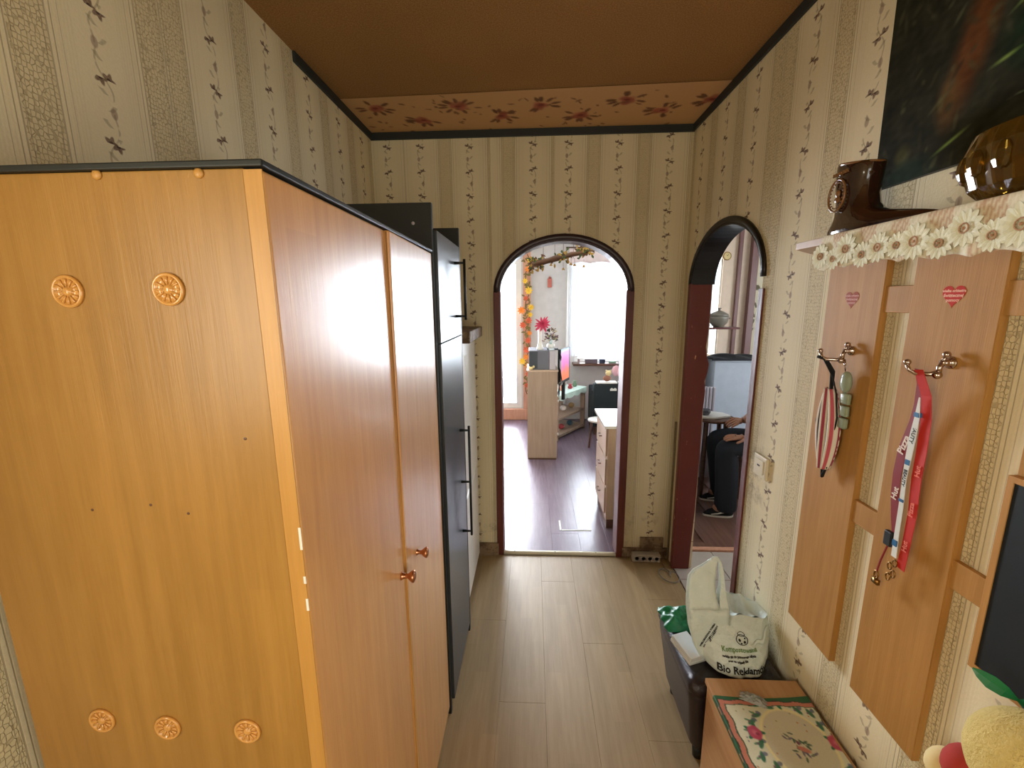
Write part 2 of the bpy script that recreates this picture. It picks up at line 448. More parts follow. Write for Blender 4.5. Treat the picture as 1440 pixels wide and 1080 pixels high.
# ---------------------------------------------------------------- the room shell
XL, XR, D, HC, TW = -.921, .885, 2.61, 2.608, .115
def arch_pts(c, a, spring, b, n=22):
    return [(c + a * math.cos(math.pi * (1 - i / n)), spring + b * math.sin(math.pi * (1 - i / n))) for i in range(n + 1)]
A1 = dict(c=.180, a=.385, spring=1.715, b=.300)      # opening in the back wall (x)
A2 = dict(c=2.120, a=.380, spring=1.745, b=.262)      # opening in the right wall (y)
def arch_wall(u0, u1, z1, A):
    p = arch_pts(**A)
    return [(u0, 0), (A['c'] - A['a'], 0)] + p + [(A['c'] + A['a'], 0), (u1, 0), (u1, z1), (u0, z1)]
struct(MB().prism(arch_wall(XL - .1, XR, HC, A1), 'Y', D, D + .12).build('wall_back', M['paper_back']), 'cream striped wallpaper wall with flower columns around the arched opening')
struct(MB().prism(arch_wall(-.20, D, HC, A2), 'X', XR, XR + TW).box(XR, XR + TW, -1.8, -.90, 0, HC).box(XR, XR + TW, -.90, -.20, 0, .75).box(XR, XR + TW, -.90, -.20, 1.75, HC).build('wall_right', M['paper_right']), 'right wall with striped floral wallpaper and a narrow arch')
struct(MB().box(XL - .1, XL, -.05, D, 0, HC).box(XL - .1, XL, -1.8, -.67, 0, HC).box(XL - .1, XL, -.67, -.05, 0, 1.15).box(XL - .1, XL, -.67, -.05, 1.9, HC).build('wall_left', M['paper_left']), 'left wall with striped floral wallpaper above the cupboards')
w = MB()
for b in ((XL, -.12, .0, HC), (.82, XR, .0, HC), (-.12, .82, 0, .9), (-.12, .82, 2.1, HC)): w.box(b[0], b[1], -1.8, -1.7, b[2], b[3])
struct(w.build('wall_front', M['paper_back']))
struct(MB().box(XL - .1, XR + TW, -1.8, D, HC, HC + .1).build('ceiling', M['ceiling']), 'brownish textured hallway ceiling')
def frame_xz(x0, x1, z0, z1, y0, y1, t, mull=()):
    m = MB(); m.box(x0, x0 + t, y0, y1, z0, z1).box(x1 - t, x1, y0, y1, z0, z1).box(x0 + t, x1 - t, y0, y1, z0, z0 + t).box(x0 + t, x1 - t, y0, y1, z1 - t, z1)
    for a in mull: m.box(a - t / 2, a + t / 2, y0, y1, z0 + t, z1 - t)
    return m
def window(x0, x1, z0, z1, y, t, name, mull=(), mt='white'):
    r = struct(empty(name, ((x0 + x1) / 2, y, z0)))
    frame_xz(x0, x1, z0, z1, y - .03, y + .03, t, mull).build('window_frame', M[mt], r)
    xs = [x0] + list(mull) + [x1]
    for a, b in zip(xs[:-1], xs[1:]): MB().box(a + t * .7, b - t * .7, y - .004, y + .004, z0 + t * .7, z1 - t * .7).build('pane', M['glass'], r)
    return r
window(-.12, .82, .9, 2.1, -1.75, .06, 'added_window_3', (.35,))  # window added out of view to go with the hall fill light

struct(MB().box(XL - .05, XL - .044, -.67, -.05, 1.15, 1.9).build('added_window_5', mat('frosted_pane', (220, 216, 200), .4)), 'unseen frosted pane added in the left wall behind the photographer')  # pane added behind the left wall light, never in view
struct(MB().box(XR + .05, XR + .056, -.90, -.20, .75, 1.75).build('added_window_6', mat('frosted_pane', (220, 216, 200), .4)), 'unseen frosted pane added in the right wall behind the photographer')  # pane added behind the right wall fill light, never in view
# floral paper strip glued on the ceiling
def rose_paint(co):
    x, y = co[:, 0], co[:, 1]; n = len(x)
    c = np.tile(np.array([206., 162., 112.]), (n, 1))
    rs = np.random.RandomState(3)
    def blob(cx, cy, rx, ry, col, k=1., ang=0., lobes=0, soft=.35):
        dx, dy = x - cx, y - cy; ca, sa = math.cos(ang), math.sin(ang)
        a, b = (dx * ca + dy * sa) / rx, (-dx * sa + dy * ca) / ry
        r = np.hypot(a, b)
        if lobes: r = r / (1 + .22 * np.cos(np.arctan2(b, a) * lobes))
        m = np.clip((1 - r) / soft, 0, 1)[:, None] * k
        c[:] = c * (1 - m) + np.array(col, float) * m
    for i in range(9):
        rx, ry = -.78 + i * .205, 2.30 + (.14 if i % 2 else .0) + rs.uniform(-.02, .02)
        for k in range(9):
            a = rs.uniform(0, 6.28); blob(rx + math.cos(a) * .075, ry + math.sin(a) * .06, .030, .012, (112, 74, 52), .9, a)
        for k in range(14):
            a = rs.uniform(0, 6.28); q = rs.uniform(0, .035); blob(rx + math.cos(a) * q, ry + math.sin(a) * q, .030, .024, rs.choice([0, 1]) * np.array([34., 30., 26.]) + (150, 76, 58), .6, a, 0, .5)
        blob(rx, ry, .018, .014, (118, 48, 42), .8)
    for i in range(70):
        a = rs.uniform(0, 6.28); blob(rs.uniform(-.9, .88), rs.uniform(2.2, 2.6), rs.uniform(.010, .024), rs.uniform(.004, .010), (118, 80, 56), .8, a)
    return c
g = MB().grid(lambda u, v: (XL + .004 + u * (XR - XL - .008), 2.195 - .06 * u + v * (2.602 - 2.195 + .06 * u), HC - .003), 260, 60)
o = g.build('border_strip', vcol('rose_paper', .8)); struct(o, 'ceiling strip of rose patterned paper beside the back wall'); paint(o, rose_paint)
o.name = 'trim_4'
# dark coving strips
tr = lambda n, b: struct(MB().box(*b).build('trim_%d' % n, M['trimdark'], bevel=.004), 'dark grey strip where wall meets ceiling')
tr(1, (XL, XR, D - .012, D, HC - .042, HC)); tr(2, (XL, XL + .012, 1.80, D, HC - .040, HC)); tr(3, (XR - .012, XR, .2, D, HC - .040, HC))

# hallway floor of separate laminate boards
fl = struct(MB().box(XL, XR + .0, -1.8, D + .06, -.06, -.008).build('floor', M['wood_dark']), 'hallway floor of light beech laminate boards')
def boards(parent, x0, x1, y0, y1, w, L, mt, z=0., gap=.0003, hole=None):
    cache = {}
    i = 0; x = x0
    while x < x1 - .01:
        xb = min(x + w, x1); y = y0 - (i * .37 % 1) * L
        while y < y1:
            a, b = max(y, y0), min(y + L, y1)
            if b - a > .03:
                key = (round(xb - x, 4), round(b - a, 4))
                if key not in cache:
                    me = MB().box(gap, key[0] - gap, gap, key[1] - gap, -.008, 0).build('plank', mt, parent, bevel=.0005, seg=1, loc=(0, 0, 0)); cache[key] = me
                    me.location = Vector((x, a, z)) - parent.location
                else:
                    c = cache[key].copy(); COL.objects.link(c); c.parent = parent; c.location = Vector((x, a, z)) - parent.location
            y += L
        x += w; i += 1
boards(fl, XL, XR, -1.7, D - .01, .195, 1.28, M['floor_hall'])
# threshold strip
th = MB().tube([(-.21 + .77 * i / 8, D + .015, .004) for i in range(9)], .018, 8)
th.v = [(a, b, max(c * .8, -.006)) for a, b, c in th.v]
th = struct(th.build('threshold', M['switch'], smooth=True), 'cream threshold strip on the floor under the large arch'); th.name = 'trim_5'
for q in (-.12, .15, .42): MB().lathe([(.004, .0), (.004, .0175), (.002, .0185)], (q, D + .012, .0), 8).build('screw', M['wood_dark'], th)
# skirting pieces on the back wall
bb = struct(MB().box(-.45, -.225, D - .016, D, 0, .085).box(-.45, -.225, D - .022, D - .016, 0, .02).build('baseboard_back', M['brownmarble'], bevel=.003), 'brown skirting left of the large arch')
bb = struct(MB().box(.585, XR, D - .016, D, 0, .07).box(.70, .85, D - .014, D, .07, .145).build('baseboard_back', M['brownmarble'], bevel=.003), 'brown skirting right of the large arch')

struct(MB().box(XR - .012, XR - .0005, D - .030, D - .018, 0, .93).build('trim_12', mat('dull_brown_strip', (118, 104, 78), .6), bevel=.003), 'thin dull brown upright strip in the right back corner')  # narrow dull brown strip along the lower corner

# ---------------------------------------------------------------- arch frames
d1 = struct(empty('door_1', (.18, D, 0)), 'large arched opening with dark brown frame in the back wall')
def ring(A, t_in, t_out, a0=0, a1=1, n=26):
    """closed outline of a band that follows the arch"""
    c, a, s, b = A['c'], A['a'], A['spring'], A['b']
    pi_, po = [], []
    for i in range(n + 1):
        w = math.pi * (1 - (a0 + (a1 - a0) * i / n))
        pi_.append((c + (a - t_in) * math.cos(w), s + (b - t_in) * math.sin(w))); po.append((c + (a + t_out) * math.cos(w), s + (b + t_out) * math.sin(w)))
    return pi_, po
def ring_mesh(A, t_in, t_out, ax, y0, y1, rnd=True):
    pi_, po = ring(A, t_in, t_out); m = MB(); n = len(pi_)
    # rounded cross-section: inner-front, mid, outer-front
    for i in range(n - 1):
        poly = [pi_[i], pi_[i + 1], po[i + 1], po[i]]
        vs = []
        for p in (pi_[i], pi_[i + 1]):
            pass
    prof = []
    K = 6
    rows = []
    for i in range(n):
        a, b = Vector(pi_[i]), Vector(po[i]); row = []
        row.append((a, y1))
        for k in range(K + 1):
            t = k / K; q = a.lerp(b, t); row.append((q, y0 + (y1 - y0) * (.35 * (2 * t - 1) ** 2 if y1 - y0 < .05 else .06 * (2 * t - 1) ** 2)))
        row.append((b, y1)); rows.append(row)
    vs = []; L = K + 3
    for row in rows:
        for q, y in row: vs.append((q.x, y, q.y) if ax == 'Y' else (y, q.x, q.y))
    fs = [(i * L + k, i * L + k + 1, (i + 1) * L + k + 1, (i + 1) * L + k) for i in range(n - 1) for k in range(L - 1)]
    fs += [(i * L + L - 1, i * L, (i + 1) * L, (i + 1) * L + L - 1) for i in range(n - 1)] + [tuple(range(L)), tuple((n - 1) * L + k for k in range(L))]
    return m.add(vs, fs)
ring_mesh(A1, .002, .030, 'Y', D - .016, D - .0005).build('arch_trim', M['archmaroon'], d1, smooth=True)
# arch soffit lining
pi_, po = ring(A1, .010, .0)
m = MB()
for i in range(len(pi_) - 1): m.prism([pi_[i], pi_[i + 1], po[i + 1], po[i]], 'Y', D - .004, D + .124)
m.build('arch_lining', M['archmaroon'], d1)
S1 = A1['spring'] + .006
MB().box(.18 - .415, .18 - .372, D - .014, D + .0, 0, S1).box(.18 - .385, .18 - .372, D, D + .125, 0, S1).build('jamb', M['redbrown'], d1, bevel=.003)
MB().box(.18 + .368, .18 + .415, D - .014, D + .0, 0, S1).box(.18 + .368, .18 + .385, D, D + .125, 0, S1).build('jamb', M['redbrown'], d1, bevel=.003)

d2 = struct(empty('door_2', (XR, 2.12, 0)), 'narrow arched opening in the right wall with black arch top and red-brown jamb')
ring_mesh(A2, .004, .022, 'X', XR - .014, XR - .0005).build('arch_trim', M['archblack'], d2, smooth=True)
pi_, po = ring(A2, .014, .0)
m = MB()
for i in range(len(pi_) - 1): m.prism([pi_[i], pi_[i + 1], po[i + 1], po[i]], 'X', XR - .006, XR + TW + .006)
m.build('arch_lining', M['archblack'], d2)
# far jamb: chipped board with a worn wavy inner edge
edge = [(1002, 398), (999, 440), (996, 470), (993, 488), (994, 500), (997, 512), (995, 524), (991, 536), (992, 550), (988, 580), (984, 640), (977, 720), (971, 772), (966, 830)]
pts = [at(u, v, 'Y', 2.488) for u, v in edge]
poly = [(XR - .012, 1.75)] + [(p.x, min(p.z, 1.75)) for p in pts]; poly[-1] = (poly[-1][0], 0.0); poly.append((XR - .012, 0))
MB().prism(poly, 'Y', 2.488, 2.500).build('jamb', M['jamb'], d2, bevel=.002)
MB().box(XR - .010, XR - .0005, 2.485, 2.522, 0, 1.75).build('jamb', M['jamb'], d2, bevel=.002)
MB().box(XR - .008, XR + TW + .004, 1.738, 1.752, 0, 1.70).box(XR - .008, XR - .0005, 1.716, 1.74, 0, 1.70).build('jamb', M['redbrown'], d2, bevel=.002)
MB().box(XR + .09, XR + TW + .012, 1.752, 1.775, .1, 1.70).build('door_stop', M['whitematte'], d2, bevel=.002)

# ---------------------------------------------------------------- living room shell
f1 = struct(MB().box(-2.4, 2.0, D + .06, 6.15, -.06, -.0085).build('floor', M['wood_dark']), 'reddish laminate floor of the living room')
boards(f1, -2.4, .92, D + .03, 6.05, .195, 1.28, M['floor_living'])
ydg = lambda x: 2.70 + (x - .98) * 2.474
xk = .92
while xk < 1.93: boards(f1, xk, min(xk + .195, 1.94), max(2.75, ydg(xk + .195)), 6.05, .195, 1.28, M['floor_living']); xk += .195
struct(MB().prism([(-2.4, D + .12), (.98, D + .12), (1.98, 5.15), (1.98, 6.15), (-2.4, 6.15)], 'Z', 2.52, 2.6).build('ceiling', M['ceil_white']), 'white ceiling of the living room')
w = MB()
for b in ((-2.4, -1.30, 0, 2.52), (-.16, .585, 0, 2.52), (1.87, 2.0, 0, 2.52), (-1.30, -.16, 0, .16), (-1.30, -.16, 2.25, 2.52), (.585, 1.87, 0, .84), (.585, 1.87, 2.25, 2.52)): w.box(b[0], b[1], 6.05, 6.15, b[2], b[3])
struct(w.build('wall_far', M['living_wall']), 'pale far wall of the living room with two bright openings')
struct(MB().box(-2.5, -2.4, D, 6.15, 0, 2.52).build('wall_living_left', M['living_wall']), 'living room left wall')
struct(MB().box(-2.4, XL - .1, D, D + .12, 0, 2.52).build('wall_living_front', M['living_wall']), 'living room wall beside the hallway')
w = MB().prism([(.93, D + .121), (.995, D + .121), (1.985, 5.0), (1.985, 6.05), (1.93, 6.05), (1.93, 5.06)], 'Z', 0, 2.52)
struct(w.build('wall_living_right', M['living_wall']), 'partition between living room and side room')
window(.585, 1.87, .84, 2.25, 6.10, .05, 'window_1', (1.23,))
r = window(-1.30, -.16, .16, 2.25, 6.09, .075, 'window_2', (-.75,))
struct(MB().box(-1.34, -.02, 5.985, 6.05, 0, .155).build('trim_6', M['peachframe'], bevel=.004), 'brown step below the balcony door')
struct(MB().box(-.135, -.045, 6.01, 6.05, .155, 2.4).box(-.045, -.028, 6.0, 6.05, 0.155, 2.4).build('trim_7', M['peachframe'], bevel=.004), 'peach casing right of the balcony door')
sill = struct(MB().box(.555, 1.90, 5.86, 6.06, .80, .835).build('trim_8', M['wood_dark'], bevel=.004), 'brown window sill in the living room')
# balcony outside
struct(MB().box(-2.4, 1.6, 6.16, 7.25, -.1, .05).build('balcony_floor', M['lightgrey']), 'balcony slab outside the glazed door')
b = empty('balcony_railing', (-.7, 6.9, .05)); tag(b, 'pink and white patterned balcony railing seen through the glazed door', 'railing')
MB().box(-1.4, .2, 6.88, 6.92, 1.02, 1.06).build('rail', M['white'], b)
for k in range(9): MB().box(-1.4 + k * .2, -1.385 + k * .2, 6.895, 6.905, .05, 1.02).build('post', M['white'], b)
def railp(co):
    x, z = co[:, 0], co[:, 2]; m = ((np.sin(x * 60) * np.sin(z * 60)) > .1)[:, None]
    return np.where(m, np.array([206., 120., 170.]), np.array([236., 226., 236.]))
o = MB().grid(lambda u, v: (-1.4 + 1.6 * u, 6.885, .45 + .5 * v), 200, 60).build('patterned_sheet', vcol('railing_sheet'), b); paint(o, railp)

# ---------------------------------------------------------------- side room shell
f2 = struct(MB().box(XR + .0, 3.4, .5, 5.1, -.06, -.008).build('floor', M['wood_dark']), 'dark brown floor of the side room')
xk = 1.0
while xk < 3.38:
    boards(f2, xk, min(xk + .195, 3.4), 2.73, min(5.0, ydg(xk)) if xk > 1.06 else 2.80, .195, 1.28, M['floor_side']); xk += .195
tl = mat('pale_floor_tile', (178, 168, 158), .3)
for i in range(8):
    for j in range(7):
        x0 = XR + .005 + i * .305; y0 = .55 + j * .305
        if y0 + .3 < 2.70: MB().box(x0 + .002, x0 + .303, y0 + .002, y0 + .303, -.008, 0).build('tile', tl, f2, bevel=.0015, seg=1)
struct(MB().box(XR + TW - .05, 3.4, 2.69, 2.728, -.008, .012).build('trim_9', M['peachframe'], bevel=.004), 'light strip between tiles and dark floor of the side room')
struct(MB().box(1.0, 3.5, .5, 5.1, 2.52, 2.6).build('ceiling', M['ceil_white']), 'side room ceiling')
w = MB()
for b in ((1.985, 2.0, 0, 2.52), (2.10, 3.5, 0, 2.52), (2.0, 2.10, 0, 1.05), (2.0, 2.10, 2.25, 2.52)): w.box(b[0], b[1], 5.0, 5.1, b[2], b[3])
struct(w.build('wall_side_far', M['side_wall']), 'peach far wall of the side room')
window(2.0, 2.10, 1.05, 2.25, 5.05, .012, 'window_4')
w = MB()
for b in ((.5, 2.2, 0, 2.52), (4.0, 5.1, 0, 2.52), (2.2, 4.0, 0, .9), (2.2, 4.0, 2.2, 2.52)): w.box(3.4, 3.5, b[0], b[1], b[2], b[3])
struct(w.build('wall_side_right', M['side_wall']), 'side room right wall')
struct(MB().box(XR + TW, 3.5, .4, .5, 0, 2.52).build('wall_side_front', M['side_wall']), 'side room near wall')
# ================================================================ left side: wardrobe
WX = -.335; Y0, Y1 = .555, 1.456; ZT = 1.818
wr = tag(empty('wardrobe', (-.62, 1.0, 0)), 'tall orange beech wardrobe with two doors and copper knobs', 'wardrobe')
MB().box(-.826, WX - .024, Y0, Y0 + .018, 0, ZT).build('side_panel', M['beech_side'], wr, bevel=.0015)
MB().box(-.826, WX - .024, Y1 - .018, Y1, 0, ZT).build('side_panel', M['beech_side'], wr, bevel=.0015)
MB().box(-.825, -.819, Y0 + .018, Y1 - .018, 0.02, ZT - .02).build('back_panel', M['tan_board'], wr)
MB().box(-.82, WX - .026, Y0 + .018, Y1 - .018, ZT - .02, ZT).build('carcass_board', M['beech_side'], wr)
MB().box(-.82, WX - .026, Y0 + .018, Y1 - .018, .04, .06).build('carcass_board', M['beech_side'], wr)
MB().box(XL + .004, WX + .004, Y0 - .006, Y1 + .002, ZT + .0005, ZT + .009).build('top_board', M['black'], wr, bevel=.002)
MB().box(WX - .05, WX - .034, Y0 + .018, Y1 - .018, 0, .05).build('plinth', M['beech_side'], wr)
ym = 1.0
def wdoor(a, b, out_a, out_b, ky, kz):
    m = MB().box(WX - .022, WX, a, b, .045, ZT - .002)
    v = []
    for x, y, z in m.v:      # slightly warped leaf
        t = (z / ZT) ** 2; v.append((x + (out_a if y == a else out_b) * t, y, z))
    m.v = v
    d = m.build('door', M['beech'], wr, bevel=.004, seg=3)
    k = MB().lathe([(.011, 0), (.0085, .004), (.006, .010), (.006, .017), (.012, .024), (.0155, .029), (.0155, .033), (.010, .036), (.002, .037)], (WX, ky, kz), 20, axis='X')
    k.build('knob', M['copper'], d, smooth=True)
    return d
wdoor(Y0 + .001, ym - .002, .0, .0, 1.0 - .028, .968)
wdoor(ym + .001, Y1 - .002, .010, .0, 1.0 + .105, .952)
# raised strip on the edge of the second leaf
MB().box(WX + .0005, WX + .004, ym + .001, ym + .012, .06, ZT - .004).build('edge_strip', M['beech_edge'], wr, bevel=.001)
MB().box(WX - .0235, WX - .0, Y0 - .0015, Y0 + .0005, .045, ZT - .002).build('edge_strip', M['beech_edge'], wr)
for u, v in ((137, 246), (280, 244)):
    p = at(u, v, 'Y', Y0); MB().lathe([(.0062, 0), (.0062, -.002), (.004, -.0035), (.001, -.004)], p, 14, axis='Y').build('cap', M['beech_edge'], wr, smooth=True)
# turned plastic rosettes
for u, v in ((97, 410), (238, 407), (145, 1012), (237, 1022), (349, 1027)):
    p = at(u, v, 'Y', Y0)
    m = MB().lathe([(.0215, 0), (.0215, -.003), (.0195, -.0048), (.0172, -.003), (.0165, -.0016), (.006, -.0016), (.0055, -.004), (.003, -.005), (.0005, -.0052)], p, 32, axis='Y')
    for k in range(12):
        a = k * math.pi / 6; m.tube([p + Vector((math.cos(a) * .0065, -.0024, math.sin(a) * .0065)), p + Vector((math.cos(a) * .0165, -.0026, math.sin(a) * .0165))], [.0008, .0019], 6)
    m.build('rosette', M['amber'], wr, smooth=True)
for u, v in ((130, 717), (212, 710), (345, 617), (265, 722)):
    MB().lathe([(.0022, 0), (.0022, -.0004), (.001, -.0006)], at(u, v, 'Y', Y0), 10, axis='Y').build('screw_hole', M['wood_dark'], wr)
for z, l in ((1.30, .035), (1.245, .012), (1.20, .02)): MB().box(WX - .003, WX + .0006, Y0 - .0016, Y0 - .0008, z, z + l).build('chipped_edge', M['whitematte'], wr)

# ================================================================ black cabinet
bc = tag(empty('tall_cabinet', (-.62, 1.7, 0)), 'tall black cabinet with glossy doors and bar handles behind the wardrobe', 'cabinet')
BX = -.320
MB().box(XL + .006, -.331, 1.462, 1.482, 0, 1.976).build('side_panel', M['black'], bc, bevel=.002)
MB().box(XL + .006, -.320, 1.917, 1.937, 0, 1.972).build('side_panel', M['black'], bc, bevel=.002)
for b_ in ((XL + .01, BX - .03, 1.872, 1.89), (XL + .01, BX - .03, .03, .05)): MB().box(b_[0], b_[1], 1.482, 1.917, b_[2], b_[3]).build('carcass_board', M['black'], bc)
MB().lathe([(.0055, 0), (.0055, -.002), (.002, -.003)], at(581, 314, 'Y', 1.462), 12, axis='Y').build('screw_cap', M['lightgrey'], bc, smooth=True)
for z0, z1 in ((.05, 1.512), (1.516, 1.892)):
    d = MB().box(BX - .02, BX, 1.485, 1.914, z0, z1).build('door', M['blackdoor'], bc, bevel=.0015)
    hz = (.606, 1.125, (.625, .865, 1.105)) if z0 < 1 else (1.585, 1.83, (1.60, 1.815))
    h = MB().tube([(BX + .040, 1.80, hz[0]), (BX + .040, 1.80, hz[1])], .0055, 12)
    for z in hz[2]: h.tube([(BX, 1.80, z), (BX + .038, 1.80, z)], [.0065, .0042], 10)
    h.build('handle', M['black'], d, smooth=True)
MB().box(BX - .045, BX - .03, 1.482, 1.917, 0, .05).build('plinth', M['black'], bc)

# ================================================================ fridge
fr = tag(empty('fridge', (-.63, 2.27, 0)), 'white fridge freezer between the black cabinet and the back wall', 'fridge')
MB().box(XL + .03, -.385, 2.0, 2.545, .03, 1.462).build('body', M['white'], fr, bevel=.008)
MB().box(-.383, -.345, 2.0, 2.545, .655, 1.462).build('door', M['white'], fr, bevel=.012, seg=3)
MB().box(-.383, -.345, 2.0, 2.545, .05, .645).build('door', M['white'], fr, bevel=.012, seg=3)
MB().box(-.40, -.36, 2.02, 2.52, 0, .05).build('plinth', M['grey'], fr)
MB().box(-.345, -.3435, 2.15, 2.21, 1.335, 1.39).build('white_note', M['whitematte'], fr)
tag(MB().box(-.62, -.300, 2.04, 2.54, 1.4635, 1.52).build('chopping_board', M['brownmarble'], bevel=.004), 'brown mottled board lying on top of the white fridge', 'board')

# ================================================================ right side: coat rack
RX = .868
cr = tag(empty('coat_rack', (.876, 1.0, .61)), 'orange laminate wall coat rack of wide upright boards and short rails', 'coat rack')
bd = []
for (a, b, z0, z1) in ((1.130, 1.334, .612, 1.785), (.850, 1.046, .612, 1.785), (.47, .768, .945, 1.785)):
    o = MB().box(RX, XR - .0005, a, b, z0, z1).build('board', M['rack'], cr, bevel=.001)
    MB().box(RX + .001, XR - .001, a - .0012, a - .0001, z0, z1).box(RX + .001, XR - .001, a, b, z0 - .0012, z0 - .0001).build('edge_band', M['rack_edge'], cr)
    bd.append(o)
for a, b in ((1.046, 1.130), (.768, .850)):
    for z0, z1 in ((1.621, 1.684), (1.058, 1.120)):
        MB().box(RX + .004, XR - .0005, a, b, z0, z1).build('rail', M['rack'], cr, bevel=.001)
# heart stickers (flat print)
def heart(yc, zc, w, faded):
    pts = []
    for i in range(40):
        t = 2 * math.pi * i / 40; x = 16 * math.sin(t) ** 3; y = 13 * math.cos(t) - 5 * math.cos(2 * t) - 2 * math.cos(3 * t) - math.cos(4 * t)
        pts.append((yc - x / 32 * w, zc + y / 32 * w))
    m = mat('heart_red', (190, 44, 26) if not faded else (160, 78, 58), .7, spec=.2)
    wk = mat('heart_letters', (236, 176, 146) if not faded else (206, 150, 132), .6)
    o = MB().prism(pts, 'X', RX - .0006, RX - .0001).build('heart_sticker', m, cr)
    for k, (s, sz) in enumerate((('wielka orkiestra', .0078), ('świątecznej', .0088), ('pomocy', .0088))):
        text(s, sz * w / .05, basis((RX - .0008, yc, zc + .0085 * w / .05 - k * .0095 * w / .05), (0, -1, 0), (0, 0, 1)), wk, 'lettering', o, .0001, .0003)
heart(1.232, 1.655, .050, 1); heart(.946, 1.660, .050, 0)
# double hooks
def hook(y, z):
    m = MB().lathe([(.013, 0), (.013, -.003), (.008, -.005), (.006, -.010), (.006, -.020)], (RX, y, z + .016), 16, axis='X')
    m.tube([(RX - .016, y, z + .018), (RX - .022, y, z + .006), (RX - .022, y, z - .006)], .005, 10)
    m.ball((RX - .012, y, z + .033), .0072); m.tube([(RX - .018, y, z + .016), (RX - .012, y, z + .033)], .0035, 8)
    m.tube([(RX - .022, y + .002, z - .004), (RX - .028, y + .01, z - .010), (RX - .048, y + .024, z - .010), (RX - .056, y + .03, z - .004), (RX - .060, y + .033, z + .008)], [.0055, .005, .0045, .004, .004], 10)
    m.ball((RX - .060, y + .033, z + .013), .0068); m.ball((RX - .024, y, z - .010), .0085)
    return m.build('hook', M['chrome'], cr, smooth=True)
hook(1.208, 1.500); hook(.925, 1.506)

# framed dark board at the right
fb = tag(empty('framed_dark_panel', (.86, .60, .945)), 'large dark blue-black panel with thin orange wood edge right of the rack', 'panel')
MB().box(RX - .014, RX - .0005, .50, .756, .958, 1.33).build('dark_sheet', mat('blueblack_sheet', (14, 26, 32), .5), fb)
MB().box(RX - .016, RX - .0005, .756, .767, .947, 1.341).box(RX - .016, RX - .0005, .50, .756, .947, .958).box(RX - .016, RX - .0005, .50, .756, 1.33, 1.341).build('edge_band', M['rack_edge'], fb)

# shelf
sh = tag(empty('wall_shelf', (.80, .8, 1.79)), 'pale wooden shelf above the coat rack carrying the boot and glass bowl', 'shelf')
MB().prism([(.722, 1.262), (.884, 1.43), (.884, .46), (.722, .46)], 'Z', 1.788, 1.806).build('board', M['pale_board'], sh, bevel=.0015)
# lace runner: ground + border of raised daisies
lr = tag(empty('lace_runner', (.72, .8, 1.72)), 'cream lace runner with daisy border hanging over the shelf edge', 'lace')
def lace_ground(co):
    y, z = co[:, 1], co[:, 2]; k = ((np.sin(y * 900) * np.sin(z * 900 + y * 300)) > 0)[:, None]
    big = (np.sin(y * 75 + np.sin(z * 90)) > .15)[:, None]
    a = np.where(k, np.array([222., 212., 186.]), np.array([196., 164., 136.])); b = np.where(k, np.array([234., 230., 210.]), np.array([220., 214., 190.]))
    return np.where(big, b, a)
def hem(y): return 1.722 + .0075 * abs(math.sin((y - 1.2) * 43)) - .004 * math.sin(y * 11)
def lg(u, v):
    y = 1.145 - u * .68
    if v < .45: return (.80 - .083 * v / .45 , y, 1.8075)
    t = (v - .45) / .55
    return (.7165 - .003 * math.sin(t * 3) - .003 * math.sin(y * 60) * t, y, 1.8075 - t * (1.8075 - hem(y)))
o = MB().grid(lg, 200, 26).build('lace_ground', vcol('lace_ground', .85), lr, smooth=True, solid=.0012); paint(o, lace_ground)
lw = mat('lace_white', (226, 228, 204), .8); lt_ = mat('lace_tan', (176, 136, 104), .8)
fy = 1.135; k = 0
while fy > .49:
    r = (.029, .024, .032, .026)[k % 4]; c = Vector((.7120, fy, 1.758 - (.010 if k % 2 else .0) + (.008 if k % 3 == 2 else 0)))
    m = MB()
    for i in range(13):
        a = 2 * math.pi * i / 13 + k; m.leaf(c + Vector((0, math.cos(a), math.sin(a))) * r * .28, (-.10, math.cos(a), math.sin(a)), (-1, 0, 0), r * .80, r * .46, cup=.12)
    o = m.build('lace_daisy', lw, lr, solid=.0008)
    cc = c + Vector((-.004, 0, 0)); n_ = 8
    MB().tube([cc + Vector((0, math.cos(a) * r * .27, math.sin(a) * r * .27)) for a in [2 * math.pi * q / 14 for q in range(14)]], .0012, 6, closed=True).ball(cc, .002, r * .09, r * .09, n=8, k=5).build('daisy_eye', lt_, o)
    fy -= r * 1.62; k += 1

# brown ceramic boot
bt = tag(empty('boot_vase', (.78, 1.1, 1.8085)), 'dark brown glazed ceramic boot vase with round medallion on the shelf', 'vase')
lev = [(0, 1.218, .930, .036), (.006, 1.228, .922, .040), (.016, 1.228, .925, .040), (.026, 1.222, .965, .038), (.038, 1.210, 1.025, .036), (.050, 1.202, 1.070, .034), (.066, 1.198, 1.090, .034), (.090, 1.200, 1.100, .035), (.115, 1.204, 1.101, .037), (.140, 1.207, 1.098, .038), (.160, 1.207, 1.094, .038), (.166, 1.205, 1.096, .037)]
m = MB(); n = 28; vs = []
inner = [(.163, 1.198, 1.103, .032), (.13, 1.196, 1.108, .029), (.06, 1.19, 1.11, .024)]
for h, a, b, w in lev + inner:
    for i in range(n):
        t = 2 * math.pi * i / n; c, s = math.cos(t), math.sin(t)
        ex = .8; c = math.copysign(abs(c) ** ex, c); s = math.copysign(abs(s) ** ex, s)
        yy = (a + b) / 2 + (a - b) / 2 * c; ww = w * (1 - .55 * max(0, (1.07 - yy) / .15)) if h < .045 else w
        vs.append((.790 + ww * s, yy, 1.8085 + h * (1 + 0) + (.010 * (yy - 1.14) / .07 if h > .12 else 0)))
L = len(lev + inner)
